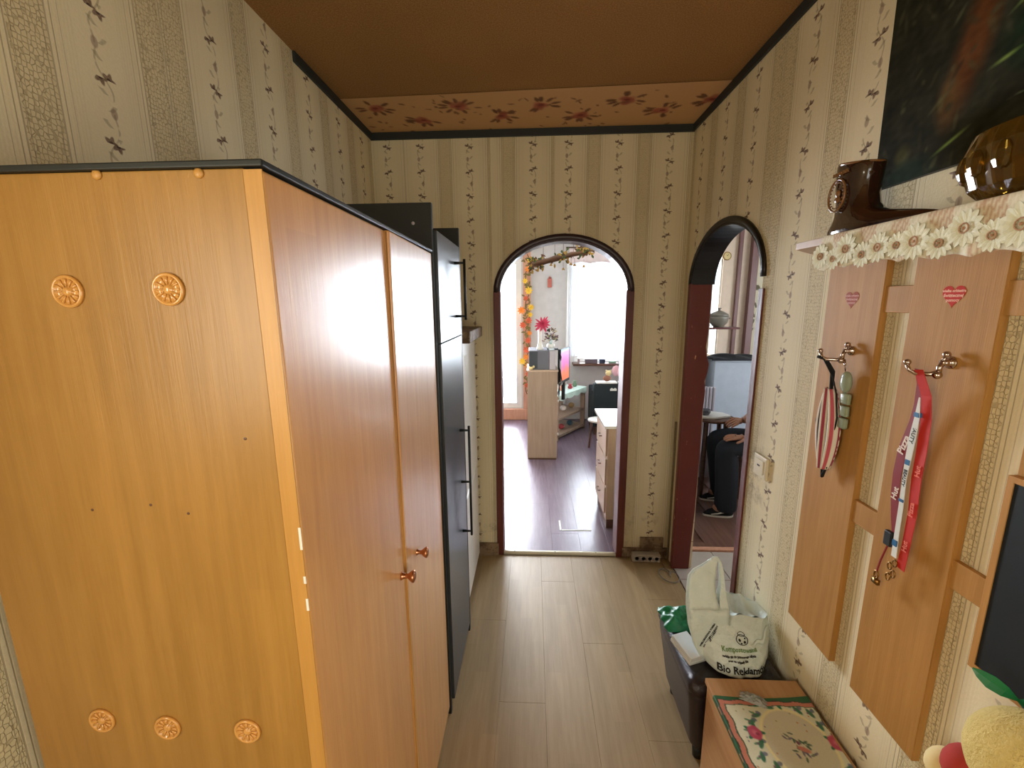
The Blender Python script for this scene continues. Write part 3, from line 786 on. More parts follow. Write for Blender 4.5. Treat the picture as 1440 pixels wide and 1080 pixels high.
m.add(vs, [(i * n + k, i * n + (k + 1) % n, (i + 1) * n + (k + 1) % n, (i + 1) * n + k) for i in range(L - 1) for k in range(n)] + [tuple(range(n)), tuple((L - 1) * n + k for k in range(n))])
m.build('boot_body', M['ceramic'], bt, smooth=True)
c = Vector((.7510, 1.163, 1.905)); m = MB()
m.tube([c + Vector((-.002, math.cos(a) * .029, math.sin(a) * .037)) for a in [2 * math.pi * q / 26 for q in range(26)]], .0026, 8, closed=True)
for q in range(22):
    a = 2 * math.pi * q / 22; m.ball(c + Vector((-.002, math.cos(a) * .0225, math.sin(a) * .030)), .0021, n=8, k=5)
m.ball(c + Vector((.001, 0, .004)), .004, .008, .010, n=10, k=6); m.ball(c + Vector((.001, 0, -.010)), .004, .011, .008, n=10, k=6)
m.build('medallion', M['ceramic_light'], bt, smooth=True)
text('PAMIĄTKA', .011, basis((.7495, 1.158, 1.955), (0, -1, .02), (0, 0, 1)), M['ceramic_light'], 'raised_lettering', bt, .0012, .0004)
m = MB().tube([(.790 + .038 * math.sin(a), 1.150 + .0545 * math.cos(a), 1.9745 + .0095 * math.cos(a)) for a in [2 * math.pi * q / 30 for q in range(30)]], .0028, 8, closed=True)
m.build('rim', M['ceramic_light'], bt, smooth=True)

# cut glass bowl
gb = tag(empty('glass_bowl', (.79, .735, 1.8085)), 'olive amber cut glass bowl on the shelf right of the boot', 'bowl')
prof = [(.075, 0), (.092, .006), (.105, .02), (.116, .05), (.118, .08), (.112, .105), (.108, .105), (.112, .08), (.108, .05), (.096, .022), (.07, .012), (.001, .010)]
m = MB(); n = 48; vs = []
for r, h in prof:
    for k in range(n):
        a = 2 * math.pi * k / n; rr = r * (1 + (.028 if k % 2 else -.01) * (1 if .01 < h < .1 else 0)); vs.append((.79 + rr * math.cos(a) * .70, .735 + rr * math.sin(a), 1.8085 + h))
m.add(vs, [(i * n + k, i * n + (k + 1) % n, (i + 1) * n + (k + 1) % n, (i + 1) * n + k) for i in range(len(prof) - 1) for k in range(n)] + [tuple(range(n - 1, -1, -1))])
m.build('bowl_body', M['amberglass'], gb)
m = MB()
for k in range(16):
    a = 2 * math.pi * k / 16; m.ball((.79 + .116 * .70 * math.cos(a), .735 + .116 * math.sin(a), 1.8085 + .058), .010, .014, .022, n=8, k=5)
m.build('cut_facets', M['amberglass'], gb)

# dark painting
def art(co):
    y, z = co[:, 1], co[:, 2]; n = len(y); rs = np.random.RandomState(5)
    c = np.zeros((n, 3)) + (34, 28, 21)
    def nz(s, seed):
        r = np.random.RandomState(seed); o = np.zeros(n)
        for k in range(14):
            a = r.uniform(0, 6.28); f = s * r.uniform(.5, 2.); o += np.sin((y * math.cos(a) + z * math.sin(a)) * f + r.uniform(0, 6.28))
        return o / 5
    def blob(cy, cz, ry, rz, col, k=1., ang=0., soft=.6):
        dy, dz = y - cy, z - cz; ca, sa = math.cos(ang), math.sin(ang); a, b = (dy * ca + dz * sa) / ry, (-dy * sa + dz * ca) / rz
        m = np.clip((1 - np.hypot(a, b)) / soft, 0, 1)[:, None] * k; c[:] = c * (1 - m) + np.array(col, float) * m
    blob(1.0, 2.15, .05, .17, (92, 44, 22), .9, .2); blob(.98, 2.26, .022, .05, (120, 50, 34), .8); blob(1.04, 2.06, .035, .07, (88, 52, 30), .8)
    blob(1.14, 1.985, .028, .03, (74, 58, 38), .8); blob(.84, 2.12, .12, .09, (14, 34, 20), .9); blob(.74, 2.3, .12, .12, (74, 58, 40), .7); blob(1.12, 1.94, .09, .04, (26, 38, 32), .7)
    blob(.82, 2.02, .15, .02, (20, 16, 14), .8)
    for i in range(300):
        blob(rs.uniform(.45, 1.2), rs.uniform(1.93, 2.6), rs.uniform(.004, .012), rs.uniform(.008, .03), np.array((52, 42, 32)) * rs.uniform(.4, 1.8), .5, rs.uniform(-1, 1))
    for cy, cz, l, a in ((.90, 2.185, .05, -.5), (.83, 2.21, .055, -.35), (.93, 2.09, .035, -.2), (.79, 2.17, .05, -.6), (1.02, 1.975, .05, -.42), (.86, 2.13, .04, .1), (.76, 2.10, .05, -.5), (.80, 2.25, .04, -.8)):
        blob(cy, cz, l, .006, (124, 124, 72), .85, a, .8)
    blob(.86, 2.02, .06, .0025, (110, 104, 84), .7, -.15)
    return c * np.array([1.1, 1.35, 1.15]) + (nz(60, 1) * 7 + nz(200, 2) * 5)[:, None]
pt = tag(empty('painting', (.872, .85, 1.925)), 'dark unframed painting with green and russet brushwork above the shelf', 'painting')
def ptg(u, v): return (.8715, 1.213 + .014 * v - u * .74, 1.925 + .62 * v)
o = MB().grid(ptg, 260, 200).build('canvas', vcol('painted_canvas', .85, **{'Specular IOR Level': .15}), pt); paint(o, art)
MB().prism([(1.213, 1.925), (1.227, 2.545), (.48, 2.545), (.47, 1.925)], 'X', .8722, .884).build('stretcher', M['black'], pt)

# ================================================================ things on the hooks
fm = tag(empty('face_mask', (.84, 1.24, 1.15)), 'striped cloth face mask with black ear loops on the left hook', 'face mask')
MSK = [(.455, 0), ]
def maskg(u, v):
    z = 1.405 - v * .235; y = 1.236 + (.5 - u) * (.034 + .064 * math.sin(math.pi * min(1, max(0, v))) ** .8) - .010 * v + .004
    return (.852 - .016 * math.sin(math.pi * u) - .004 * math.sin(u * math.pi * 6), y, z)
def maskp(co):
    y, z = co[:, 1], co[:, 2]; v = (1.405 - z) / .235; w = .034 + .064 * np.sin(np.pi * np.clip(v, 0, 1)) ** .8
    u = .5 - (y - 1.240 + .010 * v) / w; k = np.floor(u * 13).astype(int) % 6
    pal = np.array([[156, 58, 78], [224, 218, 204], [60, 50, 50], [226, 220, 206], [190, 86, 100], [220, 214, 200]], float); return pal[k]
o = MB().grid(maskg, 72, 40).build('cloth', vcol('striped_cloth', .9), fm, smooth=True, solid=.002); paint(o, maskp)
m = MB().tube([(.80, 1.238, 1.497), (.822, 1.236, 1.49), (.842, 1.232, 1.455), (.848, 1.238, 1.405)], [.0042, .005, .006, .005], 8)
m.tube([(.812, 1.232, 1.492), (.838, 1.222, 1.44), (.848, 1.216, 1.395), (.846, 1.198, 1.33), (.848, 1.205, 1.25), (.848, 1.222, 1.17)], .002, 6)
m.tube([(.848, 1.262, 1.38), (.848, 1.284, 1.30), (.85, 1.270, 1.24), (.85, 1.236, 1.16), (.85, 1.231, 1.145), (.85, 1.226, 1.16), (.848, 1.214, 1.18)], [.002, .002, .002, .003, .006, .004, .003], 6)
m.build('ear_loop', M['blackfabric'], fm, smooth=True)
ch = tag(empty('plastic_charm', (.852, 1.185, 1.30)), 'pale green translucent plastic charm hanging from the left hook', 'charm')
m = MB(); zz = 1.455
MB().tube([(.848, 1.2, 1.493), (.85, 1.195, 1.475), (.85, 1.195, 1.462), (.85, 1.2, 1.475), (.848, 1.205, 1.49)], .0015, 6).build('ring', M['chrome'], ch, smooth=True)
MB().ball((.852, 1.190, 1.432), .010, .020, .030).build('pendant', M['palegreen'], ch, smooth=True)
m = MB()
for k in range(3): m.box(.846, .858, 1.168, 1.198 - k * .001, 1.372 - k * .034, 1.402 - k * .034)
m.build('pendant', M['palegreen'], ch, bevel=.004, smooth=True)

def ribbon(pts, w, nm, mt, parent, wy=1.):
    """flat hanging band; pts are (y,z,x)"""
    m = MB(); vs = []; n = len(pts)
    P = [Vector((x, y, z)) for y, z, x in pts]
    for i, p in enumerate(P):
        t = (P[min(i + 1, n - 1)] - P[max(i - 1, 0)]).normalized(); s = t.cross(Vector((-1, 0, 0))).normalized(); ww = w[i] if isinstance(w, list) else w
        vs += [p - s * ww / 2, p + s * ww / 2]
    m.add(vs, [(2 * i, 2 * i + 1, 2 * i + 3, 2 * i + 2) for i in range(n - 1)])
    return m.build(nm, mt, parent, solid=.0012, smooth=False)
ly = tag(empty('lanyard', (.84, .95, 1.0)), 'red neck lanyard with white printed letters on the right hook', 'lanyard', 'lanyards on the right hook')
ribbon([(.944, 1.505, .822), (.946, 1.47, .836), (.956, 1.42, .846), (.966, 1.38, .850), (.985, 1.31, .851), (.988, 1.25, .851), (.986, 1.20, .852), (.975, 1.14, .852), (.968, 1.11, .852)], [.020, .026, .026, .024, .022, .022, .022, .020, .018], 'strap', M['darkred'], ly)
ribbon([(.940, 1.505, .818), (.930, 1.45, .834), (.930, 1.40, .842), (.932, 1.33, .846), (.934, 1.26, .847), (.930, 1.18, .848), (.932, 1.10, .848), (.936, 1.04, .848)], [.020, .024, .025, .025, .024, .022, .020, .022], 'strap', M['red'], ly)
text('Pizza', .024, basis((.8485, .981, 1.325), (0, -.26, 1), (0, 1, .26)), M['white_ink'], 'lettering', ly, .0003, .0006)
text('Hut', .020, basis((.8498, .984, 1.205), (0, -.1, 1), (0, 1, .1)), M['white_ink'], 'lettering', ly, .0003, .0005)
for z, s in ((1.385, 'Pizza'), (1.28, 'Hut'), (1.19, 'Pizza'), (1.10, 'Hut')):
    text(s, .017, basis((.8445, .931, z), (0, .03, 1), (0, 1, 0)), mat('pale_red_letters', (232, 120, 100), .6), 'lettering', ly, .0003, .0004)
m = MB(); m.box(.842, .853, .966, .988, 1.075, 1.112); m.build('clasp', M['black'], ly, bevel=.003)
m = MB(); m.tube([(.848, .978, 1.075), (.848, .990, 1.03), (.848, .996, .995)], .0022, 6); m.build('cord', M['darkred'], ly)
m = MB(); m.tube([(.848, .996 + .006 * math.cos(a), .985 + .010 * math.sin(a)) for a in [k * .63 for k in range(10)]], .0022, 6, closed=True); m.box(.844, .851, .985, 1.004, .962, .975); m.build('clip', M['brass'], ly, smooth=True)
l2 = tag(empty('lanyard', (.84, .95, 1.0)), 'white neck lanyard with blue patches between the red straps', 'lanyard', 'lanyards on the right hook')
ribbon([(.938, 1.445, .828), (.945, 1.40, .836), (.952, 1.35, .840), (.956, 1.30, .842), (.958, 1.25, .843), (.956, 1.18, .844), (.955, 1.12, .844), (.953, 1.06, .844)], [.003, .012, .017, .015, .010, .012, .012, .014], 'strap', M['whiteribbon'], l2)
for y, z, h in ((.945, 1.405, .010), (.956, 1.292, .012), (.956, 1.20, .006), (.954, 1.095, .014)): MB().box(.833 if z > 1.35 else .8405, .8425, y - .006, y + .006, z - h / 2, z + h / 2).build('blue_patch', M['blue'], l2)
text('BEAUTY', .013, basis((.8378, .9495, 1.362), (0, .14, -1), (0, -1, -.14)), M['ink'], 'lettering', l2, .0003, .0002)
text('BEAUTY', .011, basis((.8405, .957, 1.255), (0, .03, -1), (0, -1, 0)), M['ink'], 'lettering', l2, .0003, .0002)
m = MB()
for k in range(4): m.tube([(.846, .950 + (k % 2) * .012 + .006 * math.cos(a), 1.045 - k * .014 + .009 * math.sin(a)) for a in [q * .785 for q in range(8)]], .0018, 6, closed=True)
m.build('clip', M['brass'], l2, smooth=True)

# light switch
ls = tag(empty('light_switch', (.878, 1.607, .98)), 'cream square light switch beside the narrow arch', 'light switch')
MB().box(.872, XR - .0004, 1.562, 1.652, .985, 1.070).build('plate', M['switch'], ls, bevel=.004)
MB().box(.8685, .872, 1.578, 1.636, 1.000, 1.055).build('rocker', M['switch'], ls, bevel=.002)
MB().box(.868, .8688, 1.600, 1.618, 1.028, 1.034).build('mark', M['ink'], ls)
# power strip on the skirting
ps = tag(empty('socket_strip', (.735, 2.56, 0)), 'greyish white socket strip on the floor at the right back corner', 'socket strip')
MB().box(.645, .822, 2.545, 2.592, .001, .052).build('housing', mat('dirty_white_plastic', (176, 168, 152), .5), ps, bevel=.005)
for k in range(4):
    c = (.672 + k * .042, 2.545, .027); MB().lathe([(.016, 0), (.016, -.001), (.013, -.001), (.012, .002)], c, 18, axis='Y').build('socket', M['lightgrey'], ps, smooth=True)
cb = []
for k in range(40):
    t = k / 39; a = t * 9.2; cb.append((.80 + .07 * t + .05 * math.cos(a) * (1 - .3 * t), 2.42 + .06 * math.sin(a) - .05 * t, .007 + .004 * t))
tag(MB().tube(cb, .003, 6).build('cable', mat('grey_cable', (120, 116, 108), .5), smooth=True), 'thin grey cable coiled on the floor by the right back corner', 'cable')

# ================================================================ ottoman, bag, bench
ot = tag(empty('ottoman', (.70, 1.47, 0)), 'black leather ottoman box under the carrier bag', 'ottoman')
m = MB(); nu = 40; vs = []
def oring(z, inset, top=0):
    out = []
    x0, x1, y0, y1 = .535 + inset, .868 - inset, 1.262 + inset, 1.672 - inset
    r = .035
    for cx, cy, a0 in ((x1 - r, y1 - r, 0), (x0 + r, y1 - r, 90), (x0 + r, y0 + r, 180), (x1 - r, y0 + r, 270)):
        for k in range(8):
            a = math.radians(a0 + k * 90 / 7); out.append((cx + r * math.cos(a), cy + r * math.sin(a), z + .0015 * math.sin(a * 5 + z * 40)))
    return out
rings = [oring(.05, .045), oring(.06, .038), oring(.16, .026), oring(.27, .010), oring(.318, .003), oring(.322, .010), oring(.326, .002), oring(.345, -.002), oring(.365, .004), oring(.376, .018), oring(.380, .05), oring(.374, .10)]
n = len(rings[0])
for r_ in rings: vs += r_
m.add(vs, [(i * n + k, i * n + (k + 1) % n, (i + 1) * n + (k + 1) % n, (i + 1) * n + k) for i in range(len(rings) - 1) for k in range(n)] + [tuple(range(n - 1, -1, -1)), tuple((len(rings) - 1) * n + k for k in range(n))])
m.build('padded_box', M['leather'], ot, smooth=True, sub=1)
for x in (.61, .80):
    for y in (1.34, 1.60): MB().lathe([(.018, 0), (.022, .05)], (x, y, 0), 12).build('foot', M['black'], ot, smooth=True)

# carrier bag
BG = tag(empty('carrier_bag', (.72, 1.45, .381)), 'white plastic carrier bag with green and black print standing on the ottoman', 'bag')
rowsB = [(0, .625, .815, 1.300, 1.53), (.06, .605, .828, 1.284, 1.545), (.3, .592, .848, 1.300, 1.555), (.55, .596, .862, 1.328, 1.55), (.8, .610, .870, 1.362, 1.54), (1, .640, .868, 1.395, 1.52)]
def interp(v):
    for a, b in zip(rowsB[:-1], rowsB[1:]):
        if v <= b[0] + 1e-9:
            t = (v - a[0]) / (b[0] - a[0]); return [a[i] * (1 - t) + b[i] * t for i in range(1, 5)]
    return list(rowsB[-1][1:])
def bagz(u, v): return .381 + v * (.140 + .030 * math.sin(u * 2.6 + .4)) - .012 * v * u + (.018 * (1 - v) * max(0, u - .0) * 0)
def crumple(u, v): return .0030 * math.sin(u * 17 + v * 9) * math.sin(v * 13 - u * 5) + .0012 * math.sin(u * 41 - v * 23) + .0007 * math.sin(v * 60 + u * 20)
def bagf(u, v, side=-1, off=0.):
    x0, x1, ya, yb = interp(v); x = x0 + (x1 - x0) * u; h = max(0., 1 - abs(2 * u - 1) ** 3.2) ** .6; ym_ = (ya + yb) / 2
    y = ym_ + side * (yb - ya) / 2 * h + crumple(u, v) * h - off
    return (x, y, bagz(u, v))
m = MB().grid(lambda u, v: bagf(u, v), 60, 40).grid(lambda u, v: bagf(u, v, 1), 60, 40).grid(lambda u, v: tuple(Vector(bagf(u, 1)).lerp(Vector(bagf(u, 1, 1)), v) - Vector((0, 0, .035 * math.sin(math.pi * v) * math.sin(math.pi * u) + .006 * math.sin(u * 25)))), 60, 12)
m.grid(lambda u, v: tuple(Vector(bagf(u, 0)).lerp(Vector(bagf(u, 0, 1)), v)), 60, 4)
m.build('bag_body', M['bag'], BG, smooth=True)
# upright handle with its slit
HR = [(0.0, .600, .690, None), (.12, .578, .700, None), (.30, .562, .702, None), (.50, .556, .696, None), (.60, .556, .690, (.655, .664)), (.70, .558, .686, (.652, .672)), (.80, .562, .683, (.655, .671)), (.86, .580, .682, (.658, .670)), (.93, .618, .678, (.661, .668)), (.97, .640, .672, None), (1., .652, .664, None)]
def hx(v, a, b, i):
    t = (v - a[0]) / (b[0] - a[0]); return a[i] * (1 - t) + b[i] * t
m = MB()
for side in (-1, 1):
    for a, b in zip(HR[:-1], HR[1:]):
        def yy(x, v): return 1.435 + side * (.016 * (1 - abs(2 * v - 1)) + .002) - .075 * (1 - v) + .0016 * math.sin(x * 90 + v * 7) * (.4 + v) + .0012 * math.sin(v * 17 + x * 60)
        def zz_(v): return .40 + v * .350
        sa, sb = a[3], b[3]
        def strip(fa, fb):
            m.grid(lambda u, v: (lambda vv, x0, x1: (x0 + (x1 - x0) * u, yy(x0 + (x1 - x0) * u, vv), zz_(vv)))(a[0] + (b[0] - a[0]) * v, fa[0] + (fb[0] - fa[0]) * v, fa[1] + (fb[1] - fa[1]) * v), 10, 3)
        if sa or sb:
            mid = .664; sa = sa or (mid, mid); sb = sb or (mid, mid)
            strip((a[1], sa[0]), (b[1], sb[0])); strip((sa[1], a[2]), (sb[1], b[2]))
        else: strip((a[1], a[2]), (b[1], b[2]))
o = m.build('handle', M['bag'], BG, smooth=True, solid=.0016)
bm = bmesh.new(); bm.from_mesh(o.data); bmesh.ops.remove_doubles(bm, verts=bm.verts, dist=.0004); bmesh.ops.recalc_face_normals(bm, faces=bm.faces); bm.to_mesh(o.data); bm.free()
# drooping second handle across the front with a dark gap
def drape(u, v):
    x = .690 + .150 * u; z = .512 - .030 * math.sin(math.pi * u) - .010 * v + .004 * math.sin(u * 23); vv = max(0, min(1, (z - .381) / .15)); q = bagf(max(0, min(1, (x - .600) / .262)), vv)
    return (x, q[1] - .006 - .004 * math.sin(math.pi * v), z)
MB().grid(drape, 30, 6).build('handle', M['bag'], BG, smooth=True, solid=.002)
def stick(o, off=.0030):
    rl = Vector(BG.location)
    for v_ in o.data.vertices:
        w_ = v_.co + rl; vv = max(0, min(1, (w_.z - .381) / .15))
        for _ in range(4):
            x0, x1, _a, _b = interp(vv); uu = max(0, min(1, (w_.x - x0) / (x1 - x0))); vv = max(0, min(1, (w_.z - .381) / (.140 + .030 * math.sin(uu * 2.6 + .4) - .012 * uu)))
        q = bagf(uu, vv)
        v_.co.y = q[1] - off - rl.y
    return o
def btext(s, size, x, z, mt, ang=0., bold=.0004):
    stick(text(s, size, basis((x, 1.30, z), (math.cos(ang), 0, math.sin(ang)), (-math.sin(ang), 0, math.cos(ang))), mt, 'lettering', BG, .0, bold))
btext('Bio Reklamówka', .030, .738, .412, M['ink'], .0, .0008)
btext('Kompostowalna', .018, .716, .466, M['greenink'], .02, .0005)
btext('nadaje się do ponownego użycia', .0085, .712, .449, M['ink'], .02)
btext('oraz na odpady bio', .0085, .705, .438, M['ink'], .02)
for s, dx in (('WIELORAZOWA TORBA', 0), ('NA ZAKUPY I ODPADY', .011)):
    o = text(s, .0088, basis((.622 + dx, 1.36, .485 - dx * .5), (.50, 0, .86), (-.86, 0, .50)), M['ink'], 'lettering', BG, .0, .0005)
    rl = Vector(BG.location)
    for v_ in o.data.vertices:
        w_ = v_.co + rl; vv = (w_.z - .40) / .35; a_ = 1.435 - (.016 * (1 - abs(2 * vv - 1)) + .002) - .075 * (1 - vv) + .0016 * math.sin(w_.x * 90 + vv * 7) * (.4 + vv) + .0012 * math.sin(vv * 17 + w_.x * 60)
        b_ = bagf(max(0, min(1, (w_.x - .6) / .25)), max(0, min(1, (w_.z - .381) / .16)))[1] if w_.z < .53 else 9
        v_.co.y = min(a_, b_) - .0022 - rl.y
# round spotted emblem
m = MB()
def disc(cx, cz, rx, rz, r0=0.):
    n = 18; vs = []
    for k in range(n):
        a = 2 * math.pi * k / n; vs += [(cx + rx * math.cos(a), 1.3, cz + rz * math.sin(a)), (cx + rx * r0 * math.cos(a), 1.3, cz + rz * r0 * math.sin(a))]
    m.add(vs, [(2 * k, 2 * k + 1, (2 * k + 3) % (2 * n), (2 * k + 2) % (2 * n)) for k in range(n)])
disc(0.730, .490, .021, .012, .86); disc(0.730, .503, .012, .006, .8); disc(0.721, .490, .0040, .003); disc(0.737, .486, .0045, .0032); disc(0.725, .483, .003, .0022); disc(0.740, .494, .003, .002)
stick(m.build('emblem', M['ink'], BG), .0030)
# folded paper packet and green things
pk = MB(); pk.box(-.035, .035, -.055, .055, 0, .012).box(-.033, .034, -.053, .054, .0125, .022).box(-.034, .033, -.054, .052, .0225, .030)
pk.xf(Matrix.Translation((.572, 1.405, .384)) @ Matrix.Rotation(.35, 4, 'Z') @ Matrix.Rotation(.12, 4, 'X'))
tag(pk.build('paper_packet', mat('white_paper', (214, 220, 222), .6), bevel=.002), 'folded white paper packet leaning beside the carrier bag', 'packet')
def crump(cx, cy, cz, sx, sy, sz, seed):
    r = random.Random(seed); ph = [r.uniform(0, 6) for _ in range(6)]
    def f(u, v):
        x, y = (u - .5), (v - .5); h = max(0, 1 - (2 * abs(x)) ** 3) * max(0, 1 - (2 * abs(y)) ** 3)
        return (cx + sx * x + .004 * math.sin(v * 20 + ph[0]), cy + sy * y, cz + sz * h * (.75 + .25 * math.sin(u * 13 + ph[1]) * math.sin(v * 11 + ph[2])) + .004 * math.sin(u * 31 + v * 17 + ph[3]) * h)
    return MB().grid(f, 30, 30)
tag(crump(.600, 1.565, .383, .15, .14, .045, 1).build('plastic_sheet', M['green'], smooth=True, solid=.002), 'crumpled green plastic sheet behind the bag at the left', 'plastic sheet')
tag(crump(.795, 1.60, .383, .12, .10, .060, 2).build('plastic_sheet', M['green'], smooth=True, solid=.002), 'crumpled green plastic sheet behind the bag at the wall', 'plastic sheet')

# bench box
bn = tag(empty('bench_box', (.72, .8, 0)), 'low wooden bench box against the right wall in front of the ottoman', 'bench')
MB().box(.574, .868, .32, 1.252, .402, .420).build('top_board', M['bench'], bn, bevel=.002)
MB().box(.580, .598, .33, 1.246, 0, .4015).build('side_panel', M['bench'], bn, bevel=.0015)
MB().box(.848, .866, .33, 1.246, 0, .4015).build('side_panel', M['bench'], bn, bevel=.0015)
MB().box(.599, .847, 1.226, 1.244, 0.0, .4015).build('end_panel', M['bench'], bn, bevel=.0015)
MB().box(.599, .847, .33, .348, 0.0, .4015).build('end_panel', M['bench'], bn, bevel=.0015)
# printed oilcloth
tc = tag(empty('tablecloth', (.72, .8, .421)), 'printed cloth with roses and pink and green border on the bench', 'tablecloth')
cx_, cy_ = .752, 1.035
def tcp(co):
    x, y = co[:, 0], co[:, 1]; n = len(x); z = co[:, 2]
    ex = np.where(z < .4205, .582 - (.4205 - z), x)      # hanging edge counts as distance beyond the bench edge
    e = np.minimum(np.minimum(ex - .566, .892 - ex), 1.186 - y + .0 * x)
    wob = .0022 * np.sin(y * 90) + .0018 * np.sin(x * 110)
    e = e + wob
    c = np.tile(np.array([216., 216., 190.]), (n, 1)); c[e < .030] = (196, 122, 100); c[(e < .0325) & (e > .029)] = (70, 96, 70); c[e < .014] = (30, 92, 52)
    c[(e < .0155) & (e > .0125)] = (60, 50, 44)
    rs = np.random.RandomState(11)
    def blob(cx, cy, rx, ry, col, k=1., ang=0., soft=.3, lob=0):
        dx, dy = x - cx, y - cy; ca, sa = math.cos(ang), math.sin(ang); a, b = (dx * ca + dy * sa) / rx, (-dx * sa + dy * ca) / ry
        r = np.hypot(a, b); 
        if lob: r = r / (1 + .06 * np.cos(np.arctan2(b, a) * lob))
        m = np.clip((1 - r) / soft, 0, 1) * k * (e > .031); c[:] = c * (1 - m[:, None]) + np.array(col, float) * m[:, None]
    for s in (0, -1):
        oy = s * .34
        blob(cx_, cy_ + oy, .098, .115, (236, 226, 170), .9, 0, .05); blob(cx_, cy_ + oy, .090, .107, (206, 200, 174), 1, 0, .05)
        for ang in range(0, 360, 15):
            a = math.radians(ang); r1 = .118 + .01 * math.sin(ang * 3.1); px, py = cx_ + r1 * .98 * math.cos(a), cy_ + oy + r1 * 1.1 * math.sin(a)
            blob(px, py, .018, .0075, (40, 104, 72), .9, a + 1.1); blob(px + .012 * math.cos(a), py + .012 * math.sin(a), .010, .004, (70, 120, 80), .8, a + .2); blob(px + .010, py + .008, .009, .007, (96, 104, 128), .8, a); blob(px - .008, py, .004, .004, (122, 84, 104), .9)
        for ang, r_, sz in ((165, .112, .021), (5, .106, .022), (90, .125, .012), (250, .125, .018), (310, .12, .014)):
            a = math.radians(ang); px, py = cx_ + r_ * math.cos(a), cy_ + oy + r_ * 1.1 * math.sin(a)
            for q in range(5):
                w = q * 1.257; blob(px + .018 * math.cos(w), py + .02 * math.sin(w), .013, .006, (20, 110, 70), 1, w)
            blob(px, py, sz, sz * 1.15, (190, 74, 104), 1, 0, .2, 5); blob(px, py, sz * .5, sz * .5, (214, 120, 140), .8, 0, .6); blob(px + .006, py - .004, sz * .3, sz * .25, (140, 40, 70), .8)
        for q in range(26):
            w = rs.uniform(0, 6.28); r1 = rs.uniform(.01, .042); px, py = cx_ + r1 * math.cos(w), cy_ + oy + r1 * math.sin(w)
            blob(px, py, .009, .0035, [(92, 110, 92), (92, 86, 110), (60, 92, 70)][q % 3], .85, rs.uniform(0, 3.1))
        blob(cx_ + .004, cy_ + oy - .012, .020, .008, (198, 122, 104), .95, -.4); blob(cx_ - .002, cy_ + oy + .006, .005, .007, (110, 60, 84), .9)
    for q in range(60):
        blob(rs.uniform(.6, .86), rs.uniform(.4, 1.17), .003, .003, [(150, 150, 90), (190, 120, 60), (110, 110, 130)][q % 3], .8)
    return c
def tcg(u, v):
    y = 1.186 - v * .84; s = .566 + u * .292 + .010 * max(0, 1 - v * 5) * u
    b = .0010 + .0016 * (1 + math.sin(u * 9 + v * 22) * math.sin(v * 31)) * .5
    if s < .5735: return (.5725, y - .004 * math.sin(u * 30), .4215 - (.5735 - s) * 1.8)
    return (s, y + .008 * u - .010 * math.sin(u * 3.1) * max(0, 1 - v * 8), .4205 + b)
o = MB().grid(tcg, 150, 330).build('cloth', vcol('printed_oilcloth', .5), tc, smooth=True); paint(o, tcp)
fp = crump(.690, 1.172, .4245, .072, .034, .016, 5); fp.xf(Matrix.Translation((.690, 1.172, 0)) @ Matrix.Rotation(-.45, 4, 'Z') @ Matrix.Translation((-.690, -1.172, 0)))
tag(fp.build('film_packet', mat('shiny_clear_film', (196, 204, 200), .2, **{'Transmission Weight': .5, 'IOR': 1.2}), smooth=True), 'crumpled clear film packet on the corner of the printed cloth', 'packet')

# plush toy
pl = tag(empty('plush_toy', (.76, .62, .421)), 'pale yellow plush toy with a red collar sitting on the bench end', 'plush toy')
yl = mat('yellow_plush', fn=lambda: (mixc(noise(vec(*geo()), 60, 4, .7), lin((196, 172, 96)), lin((226, 204, 132))), noise(vec(*geo()), 120, 3, .7)), rough=.95, bump=.006); crm = mat('cream_plush', (226, 206, 150), .95)
hc = at(1446, 1074, 'X', .765)
MB().ball((.755, hc.y + .01, .575), .085, .10, .155, 24, 14).build('body', yl, pl, smooth=True)
MB().ball(hc + Vector((0, -.01, 0)), .078, .080, .080, 24, 14).build('head', yl, pl, smooth=True)
q = at(1362, 1082, 'X', .80); MB().ball(q, .040, .036, .042, 20, 12).build('collar', mat('red_plush', (170, 52, 42), .9), pl, smooth=True)
q2 = at(1330, 1078, 'X', .815); MB().ball(q2, .034, .030, .036, 20, 12).build('arm', crm, pl, smooth=True)
e1, e2 = at(1392, 1062, 'X', .715), at(1408, 1074, 'X', .70)
MB().tube([e1, (e1 + e2) / 2 + Vector((0, 0, .002)), e2], .0025, 6).build('eye_stitch', M['ink'], pl, smooth=True)
for sx in (-1, 1): MB().ball((.755 + sx * .05, hc.y - .085, .46), .035, .06, .036, 16, 10).build('leg', yl, pl, smooth=True)
q = at(1432, 985, 'X', .80); MB().leaf(q, (-.5, .5, .3), (-1, 0, .5), .06, .025).leaf(q, (0, -1, .3), (-1, 0, .5), .06, .025).build('leaf', M['green'], pl, solid=.002)
# ================================================================ living room
def V(*a): return Vector(a)
# narrow cupboard with boombox and flowers
cc = tag(empty('narrow_cupboard', (.10, 4.55, 0)), 'narrow tan cupboard standing end-on in the middle of the living room', 'cupboard')
MB().box(-.055, .257, 4.38, 4.398, .02, .955).build('side_panel', M['tan_board'], cc, bevel=.002)
MB().box(-.050, .252, 4.40, 4.85, .04, .95).build('carcass', M['pale_board'], cc)
MB().box(-.062, .264, 4.372, 4.86, .9555, .972).build('top_board', M['pale_board'], cc, bevel=.002)
MB().box(-.05, .25, 4.39, 4.84, 0, .035).build('plinth', M['wood_dark'], cc)
for z in (.25, .62): MB().lathe([(.008, 0), (.008, .012), (.016, .020), (.012, .028)], (.252, 4.5, z), 12, axis='X').build('knob', M['white'], cc, smooth=True)
bx = tag(empty('loudspeaker', (.10, 4.6, .972)), 'dark grey loudspeaker box on top of the narrow cupboard', 'loudspeaker')
